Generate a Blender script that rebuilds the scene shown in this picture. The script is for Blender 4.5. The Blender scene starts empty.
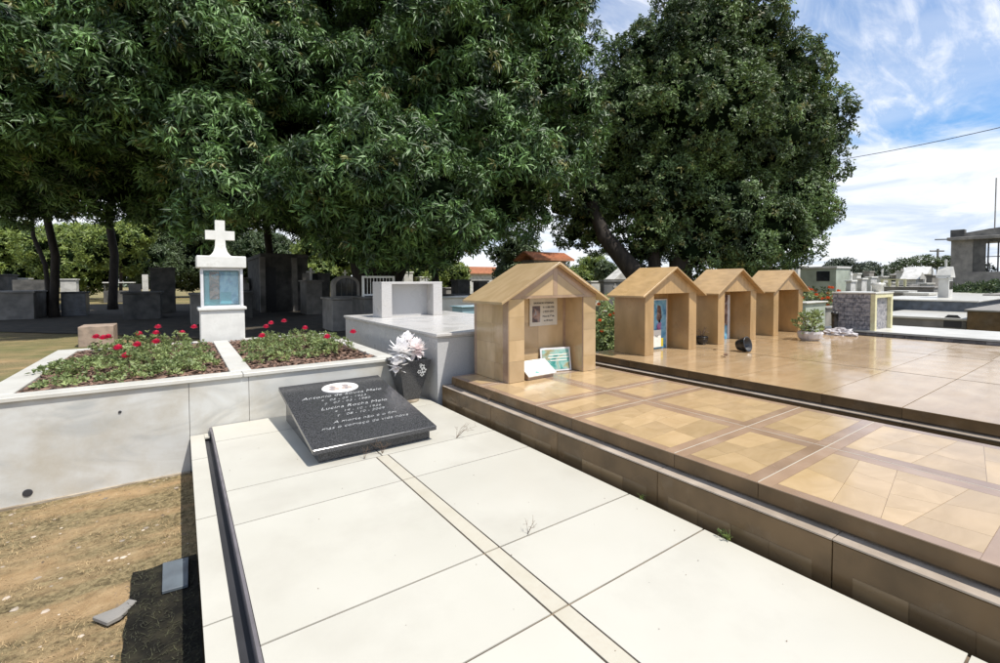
import bpy, bmesh, math, random
import numpy as np
from mathutils import Vector, Matrix, noise
rnd = random.Random(7)
S = bpy.context.scene
COL = S.collection
rad = math.radians

# ---------------- camera ----------------
PITCH, ROLL, YAW, FPX, PPY, EYE = rad(1.9), rad(-0.2), rad(35.04), 456.0, 296.5, 1.6
Fv = Vector((math.sin(YAW)*math.cos(PITCH), math.cos(YAW)*math.cos(PITCH), -math.sin(PITCH)))
Rv = Vector((math.cos(YAW), -math.sin(YAW), 0)); Uv = Rv.cross(Fv)
Rv, Uv = math.cos(ROLL)*Rv + math.sin(ROLL)*Uv, -math.sin(ROLL)*Rv + math.cos(ROLL)*Uv
cam = bpy.data.cameras.new('camera'); camo = bpy.data.objects.new('camera', cam); COL.objects.link(camo)
M = Matrix((Rv, Uv, -Fv)).transposed().to_4x4(); M.translation = (0, 0, EYE); camo.matrix_world = M
cam.sensor_width = 36; cam.lens = FPX/1000*36; cam.shift_y = -(331.5-PPY)/1000
cam.clip_start = .05; cam.clip_end = 2000
S.camera = camo
# ---------------- light ----------------
SUN = Vector((.235, -.46, 1)).normalized()
EL = math.asin(SUN.z); AZ = math.atan2(SUN.x, SUN.y)
sl = bpy.data.lights.new('sun', 'SUN'); so = bpy.data.objects.new('sun', sl); COL.objects.link(so)
sl.energy = 4.5; sl.angle = rad(.5); sl.color = (1, .955, .88)
so.rotation_euler = (-SUN).to_track_quat('-Z', 'Y').to_euler()
S.view_settings.view_transform = 'Standard'; S.view_settings.look = 'None'
S.view_settings.exposure = 0.28; S.view_settings.gamma = 1
w = bpy.data.worlds.new('World'); S.world = w; w.use_nodes = True
nt = w.node_tree; N = nt.nodes; N.clear()
def node(t, **k):
    n = N.new(t)
    for a, b in k.items(): setattr(n, a, b)
    return n
def math_(op, a, b=None, c=None):
    n = node('ShaderNodeMath', operation=op)
    for i, v in enumerate((a, b, c)):
        if v is None: continue
        if isinstance(v, (int, float)): n.inputs[i].default_value = v
        else: nt.links.new(v, n.inputs[i])
    return n.outputs[0]
out = node('ShaderNodeOutputWorld'); bg = node('ShaderNodeBackground'); bg.inputs[1].default_value = .105
sky = node('ShaderNodeTexSky', sky_type='NISHITA'); sky.sun_disc = False
sky.sun_elevation = EL; sky.sun_rotation = AZ; sky.air_density = 1.0; sky.dust_density = .15; sky.ozone_density = 3.5
tc = node('ShaderNodeTexCoord'); sp = node('ShaderNodeSeparateXYZ'); nt.links.new(tc.outputs['Generated'], sp.inputs[0])
zz = math_('MAXIMUM', sp.outputs[2], 0.0); den = math_('ADD', zz, .16)
cx = math_('DIVIDE', sp.outputs[0], den); cy = math_('DIVIDE', sp.outputs[1], den)
cb = node('ShaderNodeCombineXYZ'); nt.links.new(cx, cb.inputs[0]); nt.links.new(cy, cb.inputs[1])
def cloud(scale, rot, sc, loc, detail, rough, dist, lo, hi):
    mp = node('ShaderNodeMapping'); mp.inputs['Rotation'].default_value = (0, 0, rot); mp.inputs['Scale'].default_value = sc; mp.inputs['Location'].default_value = loc
    nt.links.new(cb.outputs[0], mp.inputs[0])
    nz = node('ShaderNodeTexNoise'); nz.inputs['Scale'].default_value = scale; nz.inputs['Detail'].default_value = detail
    nz.inputs['Roughness'].default_value = rough; nz.inputs['Distortion'].default_value = dist
    nt.links.new(mp.outputs[0], nz.inputs['Vector'])
    mr = node('ShaderNodeMapRange', interpolation_type='SMOOTHSTEP'); mr.inputs['From Min'].default_value = lo; mr.inputs['From Max'].default_value = hi
    nt.links.new(nz.outputs[0], mr.inputs[0]); return mr.outputs[0]
c1 = cloud(.75, .5, (1, 1, 1), (3.1, 1.7, 0), 9, .55, .3, .44, .60)          # heaps
c2 = cloud(1.7, rad(-35), (.42, 1.5, 1), (1.2, 5.0, 0), 8, .62, .5, .30, .58)          # thin streaks
c3 = cloud(6.5, rad(-35), (.5, 1.6, 1), (4.2, 2.0, 0), 7, .65, .6, .40, .66)
c2 = math_('MULTIPLY', c2, math_('ADD', math_('MULTIPLY', c3, .45), .50))
edge = cloud(1.5, .3, (1, 1, 1), (2.3, .7, 0), 8, .6, .3, 0, 1)
ze = math_('ADD', sp.outputs[2], math_('MULTIPLY', math_('SUBTRACT', edge, .5), .22))
hz = node('ShaderNodeMapRange', interpolation_type='SMOOTHSTEP'); hz.inputs['From Min'].default_value = .265; hz.inputs['From Max'].default_value = .205
nt.links.new(ze, hz.inputs[0])
hzc = math_('MULTIPLY', hz.outputs[0], .94)
c1 = math_('MULTIPLY', c1, .35)
cl = math_('MAXIMUM', math_('MAXIMUM', c1, c2), hzc)
shade = cloud(1.5, .2, (1, 1, 1), (7, 2, 0), 8, .6, .6, .36, .58)
cr = node('ShaderNodeMix', data_type='RGBA'); cr.inputs[6].default_value = (5.6, 6.4, 7.8, 1); cr.inputs[7].default_value = (8.6, 8.8, 9.2, 1)
nt.links.new(shade, cr.inputs[0])
hsv = node('ShaderNodeHueSaturation'); hsv.inputs['Saturation'].default_value = 1.22; hsv.inputs['Value'].default_value = 1.3; nt.links.new(sky.outputs[0], hsv.inputs['Color'])
mx = node('ShaderNodeMix', data_type='RGBA'); nt.links.new(cl, mx.inputs[0]); nt.links.new(hsv.outputs[0], mx.inputs[6]); nt.links.new(cr.outputs[2], mx.inputs[7])
nt.links.new(mx.outputs[2], bg.inputs[0]); nt.links.new(bg.outputs[0], out.inputs[0])

# ---------------- materials ----------------
def mat(name, c1, c2=None, rough=.6, ns=6, detail=5, bump=0, bs=None, spec=.5, obj=0, isl=0, stretch=None, trans=0, c3=None, rough2=None, coat=0, lo=.35, hi=.65, dist=0, metal=0, dirt=None):
    """noise-mixed colour, optional per-object / per-island brightness change, bump, stains"""
    m = bpy.data.materials.new(name); m.use_nodes = True; t = m.node_tree; n = t.nodes; L = t.links
    b = n['Principled BSDF']; b.inputs['Roughness'].default_value = rough; b.inputs['Specular IOR Level'].default_value = spec
    b.inputs['Metallic'].default_value = metal; b.inputs['Coat Weight'].default_value = coat
    co = n.new('ShaderNodeTexCoord'); vec = co.outputs['Object']
    oi = n.new('ShaderNodeObjectInfo')
    if obj or stretch:
        ad = n.new('ShaderNodeVectorMath'); ad.operation = 'ADD'
        ml = n.new('ShaderNodeVectorMath'); ml.operation = 'SCALE'; ml.inputs['Scale'].default_value = 37.0 if obj else 0
        cbx = n.new('ShaderNodeCombineXYZ'); [L.new(oi.outputs['Random'], cbx.inputs[i]) for i in range(3)]
        L.new(cbx.outputs[0], ml.inputs[0]); L.new(vec, ad.inputs[0]); L.new(ml.outputs[0], ad.inputs[1]); vec = ad.outputs[0]
    vs = vec
    if stretch:
        mp = n.new('ShaderNodeMapping'); mp.inputs['Scale'].default_value = stretch; L.new(vec, mp.inputs[0]); vs = mp.outputs[0]
    nz = n.new('ShaderNodeTexNoise'); nz.inputs['Scale'].default_value = ns; nz.inputs['Detail'].default_value = detail; nz.inputs['Distortion'].default_value = dist
    L.new(vs, nz.inputs['Vector'])
    rp = n.new('ShaderNodeValToRGB'); e = rp.color_ramp.elements
    c2 = c2 or tuple(x*.8 for x in c1)
    e[0].position = lo; e[0].color = (*c2, 1); e[1].position = hi; e[1].color = (*c1, 1)
    if c3: x = e.new((lo+hi)/2); x.color = (*c3, 1)
    L.new(nz.outputs[0], rp.inputs[0]); col = rp.outputs[0]
    def vary(src, amt, col):
        mr = n.new('ShaderNodeMapRange'); mr.inputs['To Min'].default_value = 1-amt; mr.inputs['To Max'].default_value = 1+amt
        L.new(src, mr.inputs[0]); hs = n.new('ShaderNodeHueSaturation'); L.new(mr.outputs[0], hs.inputs['Value']); L.new(col, hs.inputs['Color'])
        return hs.outputs[0]
    if obj: col = vary(oi.outputs['Random'], obj, col)
    if isl:
        g = n.new('ShaderNodeNewGeometry'); col = vary(g.outputs['Random Per Island'], isl, col)
    if dirt:                                   # (colour, scale, lo, hi, amount): real stains
        dc, ds, dl, dh, da = dirt
        dn = n.new('ShaderNodeTexNoise'); dn.inputs['Scale'].default_value = ds; dn.inputs['Detail'].default_value = 7; dn.inputs['Roughness'].default_value = .65
        L.new(vec, dn.inputs['Vector']); dr = n.new('ShaderNodeMapRange'); dr.inputs['From Min'].default_value = dl; dr.inputs['From Max'].default_value = dh; dr.inputs['To Max'].default_value = da
        L.new(dn.outputs[0], dr.inputs[0]); mm = n.new('ShaderNodeMix'); mm.data_type = 'RGBA'; L.new(dr.outputs[0], mm.inputs[0]); L.new(col, mm.inputs[6]); mm.inputs[7].default_value = (*dc, 1); col = mm.outputs[2]
    L.new(col, b.inputs['Base Color'])
    if rough2 is not None:
        rn = n.new('ShaderNodeTexNoise'); rn.inputs['Scale'].default_value = 3.5; rn.inputs['Detail'].default_value = 6; L.new(vec, rn.inputs['Vector'])
        rr = n.new('ShaderNodeMapRange'); rr.inputs['From Min'].default_value = .35; rr.inputs['From Max'].default_value = .65; rr.inputs['To Min'].default_value = rough; rr.inputs['To Max'].default_value = rough2
        L.new(rn.outputs[0], rr.inputs[0]); L.new(rr.outputs[0], b.inputs['Roughness'])
    if bump:
        bn = n.new('ShaderNodeTexNoise'); bn.inputs['Scale'].default_value = bs or ns*4; bn.inputs['Detail'].default_value = 6; L.new(vs, bn.inputs['Vector'])
        bp = n.new('ShaderNodeBump'); bp.inputs['Strength'].default_value = bump; bp.inputs['Distance'].default_value = .01
        L.new(bn.outputs[0], bp.inputs['Height']); L.new(bp.outputs[0], b.inputs['Normal'])
    if trans:
        tr = n.new('ShaderNodeBsdfTranslucent'); hs = n.new('ShaderNodeHueSaturation'); hs.inputs['Value'].default_value = 1.6; hs.inputs['Hue'].default_value = .48
        L.new(col, hs.inputs['Color']); L.new(hs.outputs[0], tr.inputs[0]); ms = n.new('ShaderNodeMixShader'); ms.inputs[0].default_value = trans
        L.new(b.outputs[0], ms.inputs[1]); L.new(tr.outputs[0], ms.inputs[2]); L.new(ms.outputs[0], n['Material Output'].inputs[0])
    return m
MT = dict(
 cream=mat('cream_porcelain', (.53,.508,.44), (.50,.478,.41), .32, ns=1.3, obj=.02, rough2=.5, dirt=((.33,.30,.25), 1.5, .50, .85, .42)),
 strip=mat('beige_strip_stone', (.53,.50,.415), (.47,.43,.34), .45, ns=5, dirt=((.33,.24,.15), 5, .5, .8, .5)),
 edge=mat('purple_grey_edge', (.17,.155,.165), (.12,.11,.115), .55, ns=9),
 grime=mat('joint_grime', (.20,.145,.09), (.09,.065,.045), .9, ns=9),
 marble=mat('grey_white_marble', (.60,.60,.57), (.43,.435,.415), .38, ns=1.3, stretch=(1,1,2.2), c3=(.55,.54,.50), detail=10, dist=2.2, rough2=.6, lo=.30, hi=.62, dirt=((.40,.34,.24), 2.4, .44, .76, .75)),
 curb=mat('white_marble_curb', (.60,.585,.53), (.52,.50,.45), .4, ns=4, dirt=((.45,.38,.28), 6, .55, .8, .5)),
 cement=mat('old_cement', (.40,.34,.26), (.25,.20,.14), .9, ns=12, bump=.5),
 granite=mat('black_granite', (.10,.10,.105), (.028,.028,.03), .13, ns=150, detail=3, lo=.42, hi=.66, rough2=.24),
 blackgloss=mat('polished_black_granite', (.020,.019,.015), (.007,.007,.006), .3, ns=14, rough2=.55, bump=.3, bs=30, dirt=((.075,.06,.04), 7, .5, .8, .6)),
 bluetile=mat('blue_grey_tile', (.13,.155,.175), (.09,.105,.12), .4, ns=8),
 text=mat('silver_letters', (.8,.8,.78), None, .35),
 porcelain=mat('white_porcelain', (.85,.82,.78), (.8,.76,.7), .15, ns=5),
 portrait=mat('portrait_print', (.60,.46,.38), (.30,.27,.28), .2, ns=22, lo=.45, hi=.55),
 brown=mat('dark_brown_stone', (.175,.112,.055), (.11,.072,.036), .2, ns=5, obj=.12, stretch=(1,1,1), rough2=.38, spec=.3, dirt=((.30,.26,.2), 4, .58, .9, .5)),
 ledge=mat('pale_ledge_stone', (.47,.40,.33), (.33,.27,.21), .3, ns=6, dirt=((.20,.16,.12), 5, .5, .8, .6)),
 trim=mat('purple_brown_stone', (.37,.25,.165), (.30,.20,.13), .11, spec=.95, ns=5, obj=.1, rough2=.28, dirt=((.42,.33,.25), 5, .52, .85, .45)),
 patch=mat('yellow_sandstone_inlay', (.50,.355,.195), (.43,.30,.155), .10, spec=.95, ns=3, obj=.13, stretch=(1,2.2,1), detail=8, rough2=.26, dist=1.5),
 patchd=mat('dull_sandstone_inlay', (.22,.15,.078), (.15,.10,.052), .2, ns=3.5, obj=.3, stretch=(1,1,4), rough2=.3),
 beige=mat('polished_beige_tile', (.45,.31,.17), (.38,.255,.135), .08, spec=.95, ns=2.5, obj=.06, stretch=(1,4,1), detail=8, rough2=.2, dirt=((.58,.47,.34), 3, .5, .8, .4)),
 tan=mat('tan_grained_tile', (.47,.305,.14), (.375,.24,.105), .26, ns=2.2, obj=.06, stretch=(7,3,1), detail=4, rough2=.38, dirt=((.26,.17,.09), 2.2, .48, .8, .6)),
 grey=mat('pale_grey_granite', (.50,.495,.49), (.43,.43,.425), .22, ns=120, detail=3, rough2=.35),
 greytop=mat('grey_granite_top', (.56,.545,.52), (.48,.46,.44), .2, ns=60, rough2=.38, dirt=((.55,.5,.42), 4, .5, .8, .4)),
 white=mat('white_paint', (.78,.77,.72), (.68,.67,.62), .6, ns=7, bump=.15, dirt=((.36,.33,.27), 7, .56, .85, .7)),
 whitemetal=mat('white_metal', (.75,.75,.76), None, .35),
 soil=mat('bark_mulch', (.25,.15,.105), (.11,.07,.05), .95, ns=30, isl=.5, bump=.8),
 soilb=mat('planter_soil', (.20,.13,.09), (.10,.065,.045), .95, ns=25, bump=1),
 petal_red=mat('red_petals', (.72,.035,.09), (.50,.02,.055), .5, ns=20, isl=.2, trans=.15),
 petal_white=mat('white_petals', (.88,.87,.86), (.82,.79,.78), .6, ns=9, isl=.06, trans=.2),
 petal_pink=mat('pink_petals', (.86,.77,.76), (.86,.83,.81), .6, ns=9, isl=.1, trans=.2),
 shrub=mat('small_green_leaves', (.28,.34,.13), (.14,.19,.07), .5, ns=3, isl=.4, trans=.25),
 mango=mat('mango_leaves', (.15,.265,.08), (.013,.034,.010), .48, ns=1.3, isl=.6, trans=.07, spec=.45),  # dark end of the noise paints shade between leaf masses
 mangob=mat('broad_tree_leaves', (.165,.25,.085), (.026,.046,.016), .52, ns=.5, isl=.6, trans=.10, spec=.4),
 young=mat('young_leaves', (.26,.27,.09), (.16,.15,.05), .5, ns=1, isl=.5, trans=.2),
 core=mat('crown_shade', (.010,.018,.007), (.004,.008,.003), 1, ns=3, spec=.03),  # near-black fill: shade inside the crowns put into the colour
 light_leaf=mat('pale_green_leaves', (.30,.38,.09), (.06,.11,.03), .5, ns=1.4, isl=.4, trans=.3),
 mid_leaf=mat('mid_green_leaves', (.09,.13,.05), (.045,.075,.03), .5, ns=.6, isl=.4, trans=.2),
 bark=mat('dark_bark', (.045,.036,.028), (.02,.016,.013), .95, ns=7, stretch=(1,1,.3), bump=1, bs=20),
 stone=mat('mottled_grey_stone', (.36,.34,.34), (.15,.15,.17), .55, ns=22, detail=4, bump=.5, lo=.38, hi=.6),
 strips=mat('split_stone', (.30,.27,.25), (.15,.14,.15), .7, ns=12, obj=.35, bump=.6),
 yellow=mat('cream_yellow_trim', (.72,.68,.42), (.60,.55,.32), .45, ns=14),
 slabw=mat('off_white_slab', (.62,.60,.54), (.52,.50,.44), .3, ns=3, dirt=((.4,.36,.3), 5, .5, .8, .4)),
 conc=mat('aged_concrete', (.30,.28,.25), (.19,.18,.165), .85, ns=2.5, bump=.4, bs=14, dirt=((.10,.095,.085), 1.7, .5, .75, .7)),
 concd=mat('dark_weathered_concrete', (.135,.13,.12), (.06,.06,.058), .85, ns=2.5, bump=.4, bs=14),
 bluec=mat('blue_grey_tiles_dark', (.10,.12,.15), (.05,.06,.075), .3, ns=5, dirt=((.2,.2,.2), 4, .5, .8, .4)),
 green_w=mat('pale_green_wall', (.42,.46,.38), (.33,.37,.30), .8, ns=2, dirt=((.18,.18,.15), 2.5, .5, .8, .6)),
 roughstone=mat('rough_pink_stone', (.44,.33,.25), (.26,.20,.155), .85, ns=6, bump=.8, bs=18, dirt=((.14,.12,.1), 6, .5, .8, .5)),
 tile_orange=mat('clay_roof_tiles', (.52,.22,.11), (.36,.15,.08), .8, ns=6, obj=.1),
 glass_d=mat('dark_glass', (.03,.035,.04), (.02,.022,.025), .08),
 iron=mat('dark_iron', (.04,.04,.045), None, .5),
 plastic=mat('black_plastic', (.022,.022,.024), (.015,.015,.016), .3, ns=10, dirt=((.2,.18,.15), 8, .52, .8, .4)),
 bag=mat('crumpled_plastic', (.60,.57,.56), (.42,.39,.39), .35, ns=8, bump=.5),
 dry=mat('dry_grass', (.40,.29,.15), (.26,.18,.09), .9, ns=3, isl=.4),
 twig=mat('dry_twig', (.20,.13,.08), (.12,.08,.05), .9, ns=30),
 clod=mat('earth_crumb', (.30,.215,.13), (.16,.115,.07), .95, ns=20, isl=.35),
 pebble=mat('pebbles', (.50,.42,.33), (.28,.23,.18), .9, ns=20, isl=.4),
 pool=mat('pale_blue_tile', (.30,.44,.48), (.24,.36,.40), .2, ns=4),
 leafdead=mat('dead_leaf', (.16,.07,.03), (.09,.04,.02), .8, ns=20),
 wire=mat('power_cable', (.03,.03,.03), None, .6),
 whitefar=mat('whitewash', (.66,.65,.61), (.48,.47,.44), .7, ns=2.5, dirt=((.2,.2,.18), 2, .5, .8, .6)),
)
# ground
def ground_mat(name, far):
    m = bpy.data.materials.new(name); m.use_nodes = True; t = m.node_tree; n = t.nodes; L = t.links; b = n['Principled BSDF']
    b.inputs['Roughness'].default_value = .95; b.inputs['Specular IOR Level'].default_value = .15
    co = n.new('ShaderNodeTexCoord')
    def nz(s, d=6, r=.6, st=None):
        v = co.outputs['Object']
        if st:
            mp = n.new('ShaderNodeMapping'); mp.inputs['Scale'].default_value = st; mp.inputs['Rotation'].default_value = (0, 0, .25); L.new(v, mp.inputs[0]); v = mp.outputs[0]
        x = n.new('ShaderNodeTexNoise'); x.inputs['Scale'].default_value = s; x.inputs['Detail'].default_value = d; x.inputs['Roughness'].default_value = r; L.new(v, x.inputs[0]); return x.outputs[0]
    def ramp(src, st):
        r = n.new('ShaderNodeValToRGB'); e = r.color_ramp.elements
        while len(e) < len(st): e.new(.5)
        for q, (p, c) in zip(e, st): q.position = p; q.color = (*c, 1)
        L.new(src, r.inputs[0]); return r.outputs[0]
    def mixc(f, a, b_):
        x = n.new('ShaderNodeMix'); x.data_type = 'RGBA'; L.new(f, x.inputs[0]); L.new(a, x.inputs[6]); L.new(b_, x.inputs[7]); return x.outputs[2]
    sand = ramp(nz(9, 8), [(.3, (.31,.20,.10)), (.6, (.42,.29,.155)), (.8, (.49,.36,.21))])
    grass = ramp(nz(34, 8, .7), [(.33, (.065,.05,.028)), (.48, (.20,.155,.08)), (.6, (.32,.25,.135)), (.78, (.16,.155,.065))])
    f = ramp(nz(1.6, 7, .62, (.6, 1.8, 1)), [(.40, (0,0,0)), (.54, (1,1,1))])
    c = mixc(f, sand, grass)
    f2 = ramp(nz(.35, 5), [(.38, (.1,.1,.1)), (.58, (.75,.75,.75))]) if far else ramp(nz(.8, 4), [(.55, (0,0,0)), (.75, (.22,.22,.22))])
    c = mixc(f2, c, ramp(nz(3, 6), [(.3, (.085,.11,.035)), (.7, (.20,.19,.085))]))
    L.new(c, b.inputs['Base Color'])
    bp = n.new('ShaderNodeBump'); bp.inputs['Strength'].default_value = .9; bp.inputs['Distance'].default_value = .03
    L.new(nz(22, 9, .7), bp.inputs['Height']); L.new(bp.outputs[0], b.inputs['Normal'])
    return m
MT['ground'] = ground_mat('dry_dirt', False); MT['ground_far'] = ground_mat('grassy_earth', True)
# printed picture: flat colour areas from noise, several hues
def print_mat(name, cols, scale, st=(1,1,1), rough=.3):
    m = bpy.data.materials.new(name); m.use_nodes = True; t = m.node_tree; n = t.nodes; L = t.links; b = n['Principled BSDF']; b.inputs['Roughness'].default_value = rough
    co = n.new('ShaderNodeTexCoord'); mp = n.new('ShaderNodeMapping'); mp.inputs['Scale'].default_value = st; L.new(co.outputs['Object'], mp.inputs[0])
    x = n.new('ShaderNodeTexNoise'); x.inputs['Scale'].default_value = scale; x.inputs['Detail'].default_value = 4; x.inputs['Distortion'].default_value = .8; L.new(mp.outputs[0], x.inputs[0])
    r = n.new('ShaderNodeValToRGB'); e = r.color_ramp.elements
    while len(e) < len(cols): e.new(.5)
    for i, c in enumerate(cols): e[i].position = .3+.4*i/(len(cols)-1); e[i].color = (*c, 1)
    L.new(x.outputs[0], r.inputs[0]); L.new(r.outputs[0], b.inputs['Base Color']); return m
MT['print_teal'] = print_mat('teal_picture', [(.02,.12,.10), (.05,.30,.26), (.30,.50,.45), (.35,.28,.12), (.03,.18,.15)], 9)
MT['print_blue'] = print_mat('blue_picture', [(.03,.06,.14), (.08,.28,.48), (.25,.50,.65), (.10,.30,.50), (.05,.10,.25)], 5)
MT['print_pink'] = print_mat('pink_picture', [(.10,.05,.15), (.45,.12,.25), (.30,.25,.45), (.25,.45,.60)], 9)
MT['print_figure'] = print_mat('figure_picture', [(.25,.12,.09), (.05,.04,.05), (.35,.22,.17), (.15,.35,.5)], 12, (1,1,1))
MT['print_paper'] = print_mat('aged_paper', [(.50,.44,.35), (.58,.53,.44), (.60,.56,.48)], 6)
MT['ink'] = mat('black_ink', (.03,.03,.03), None, .6)
MT['card'] = mat('white_card', (.82,.81,.74), (.74,.70,.64), .5, ns=12, lo=.3, hi=.5)
MT['yellowprint'] = mat('yellow_print', (.7,.55,.05), None, .4)
MT['turq'] = mat('turquoise_backing', (.12,.42,.48), (.08,.30,.40), .4, ns=4)

# ---------------- helpers ----------------
def tag(o, label, cat, group=None, kind=None):
    o['label'] = label; o['category'] = cat
    if group: o['group'] = group
    if kind: o['kind'] = kind
    return o
def thing(name, label, cat, loc=(0,0,0), rz=0, group=None):
    o = bpy.data.objects.new(name, None); COL.objects.link(o); o.empty_display_size = .1
    o.location = loc; o.rotation_euler = (0, 0, rz); return tag(o, label, cat, group)
def ob(name, bm, m, parent=None, org=None, smooth=False):
    """bm in world axes; org = the parent's world location (vertices are moved relative to it)"""
    me = bpy.data.meshes.new(name)
    if org is not None: bmesh.ops.translate(bm, verts=bm.verts, vec=-Vector(org))
    bm.normal_update(); bm.to_mesh(me); bm.free()
    if smooth: me.polygons.foreach_set('use_smooth', [True]*len(me.polygons))
    me.materials.append(MT[m] if isinstance(m, str) else m)
    o = bpy.data.objects.new(name, me); COL.objects.link(o)
    if parent: o.parent = parent
    return o
def share(name, me, parent, loc, rz=0, sc=(1,1,1)):
    o = bpy.data.objects.new(name, me); COL.objects.link(o); o.parent = parent; o.location = loc; o.rotation_euler = (0,0,rz); o.scale = sc; return o
def B(): return bmesh.new()
def box(x0, x1, y0, y1, z0, z1, bv=.004, bm=None):
    own = bm is None
    t = bmesh.new()
    v = [t.verts.new(p) for p in ((x0,y0,z0),(x1,y0,z0),(x1,y1,z0),(x0,y1,z0),(x0,y0,z1),(x1,y0,z1),(x1,y1,z1),(x0,y1,z1))]
    for f in ((0,3,2,1),(4,5,6,7),(0,1,5,4),(1,2,6,5),(2,3,7,6),(3,0,4,7)): t.faces.new([v[i] for i in f])
    if bv and min(abs(x1-x0), abs(y1-y0), abs(z1-z0)) > 2.5*bv: bmesh.ops.bevel(t, geom=t.edges[:], offset=bv, segments=1, affect='EDGES')
    if own: return t
    me = bpy.data.meshes.new('tmp'); t.to_mesh(me); t.free(); bm.from_mesh(me); bpy.data.meshes.remove(me); return bm
def prism(poly, axis, a0, a1, bm=None, bv=0):
    """poly of 2D points, extruded along axis (0 x, 1 y, 2 z)"""
    bm = bm or bmesh.new(); n0 = len(bm.verts)
    def P(p, a):
        return {0: (a, p[0], p[1]), 1: (p[0], a, p[1]), 2: (p[0], p[1], a)}[axis]
    u = [bm.verts.new(P(p, a0)) for p in poly]; v = [bm.verts.new(P(p, a1)) for p in poly]
    k = len(poly); fs = [bm.faces.new(u[::-1]), bm.faces.new(v)]
    for i in range(k): fs.append(bm.faces.new((u[i], u[(i+1) % k], v[(i+1) % k], v[i])))
    bmesh.ops.recalc_face_normals(bm, faces=fs)
    if bv: bmesh.ops.bevel(bm, geom=list({e for f in fs for e in f.edges}), offset=bv, segments=1, affect='EDGES')
    return bm
def tube(pts, rs, seg=7, bm=None):
    bm = bm or bmesh.new(); pts = [Vector(p) for p in pts]
    if isinstance(rs, (int, float)): rs = [rs]*len(pts)
    rings = []; up = Vector((.13, .2, .97))
    for i, p in enumerate(pts):
        d = (pts[min(i+1, len(pts)-1)] - pts[max(i-1, 0)]).normalized()
        a = d.cross(up if abs(d.dot(up)) < .95 else Vector((1, 0, 0))).normalized(); b = d.cross(a)
        rings.append([bm.verts.new(p + rs[i]*(math.cos(t)*a + math.sin(t)*b)) for t in [2*math.pi*k/seg for k in range(seg)]])
    for r, s in zip(rings, rings[1:]):
        for k in range(seg): bm.faces.new((r[k], s[k], s[(k+1) % seg], r[(k+1) % seg]))
    bm.faces.new(rings[0]); bm.faces.new(rings[-1][::-1])
    bmesh.ops.recalc_face_normals(bm, faces=bm.faces[:]); return bm
def lathe(prof, c, seg=20, bm=None, tilt=None):
    bm = bm or bmesh.new(); rings = []; v0 = len(bm.verts)
    for r, z in prof: rings.append([bm.verts.new((r*math.cos(t), r*math.sin(t), z)) for t in [2*math.pi*k/seg for k in range(seg)]])
    for r, s in zip(rings, rings[1:]):
        for k in range(seg): bm.faces.new((r[k], r[(k+1) % seg], s[(k+1) % seg], s[k]))
    bm.faces.new(rings[0][::-1]); bm.faces.new(rings[-1])
    vs = [v for r in rings for v in r]
    if tilt: bmesh.ops.rotate(bm, verts=vs, cent=(0,0,0), matrix=tilt)
    bmesh.ops.translate(bm, verts=vs, vec=c); return bm
def dup(root, loc, label=None, group=None, rz=None, scale=None):
    r = root.copy(); COL.objects.link(r); r.location = loc
    if rz is not None: r.rotation_euler = (0, 0, rz)
    if scale: r.scale = (scale,)*3
    if label: r['label'] = label
    if group: r['group'] = group
    for ch in list(root.children):
        c = ch.copy(); COL.objects.link(c); c.parent = r
        for g in ch.children:
            d = g.copy(); COL.objects.link(d); d.parent = c
    return r
def numesh(name, V, F, m, parent=None, smooth=False):
    """V (n,3), F (m,k) numpy arrays"""
    me = bpy.data.meshes.new(name); k = F.shape[1]
    me.vertices.add(len(V)); me.vertices.foreach_set('co', V.astype(np.float32).ravel())
    me.loops.add(F.size); me.loops.foreach_set('vertex_index', F.astype(np.int32).ravel())
    me.polygons.add(len(F)); me.polygons.foreach_set('loop_start', np.arange(0, F.size, k, dtype=np.int32)); me.polygons.foreach_set('loop_total', np.full(len(F), k, np.int32))
    me.update(calc_edges=True); me.materials.append(MT[m])
    if smooth: me.polygons.foreach_set('use_smooth', [True]*len(F))
    o = bpy.data.objects.new(name, me); COL.objects.link(o)
    if parent: o.parent = parent
    return o
C0 = Vector((0, 0, EYE))
def spot(px, D, y=281):
    """world point seen in image column px (row y) at depth D in front of the viewpoint"""
    d = Fv + (px-500)/FPX*Rv - (y-PPY)/FPX*Uv
    return C0 + d*D
def colx(px, Y):
    d = Fv + (px-500)/FPX*Rv - (281-PPY)/FPX*Uv; return d.x/d.y*Y
def coly(px, X):
    d = Fv + (px-500)/FPX*Rv - (281-PPY)/FPX*Uv; return d.y/d.x*X
def hgt(y, D): return EYE + (281-y)/FPX*D
NP = np.random.default_rng(5)

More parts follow.
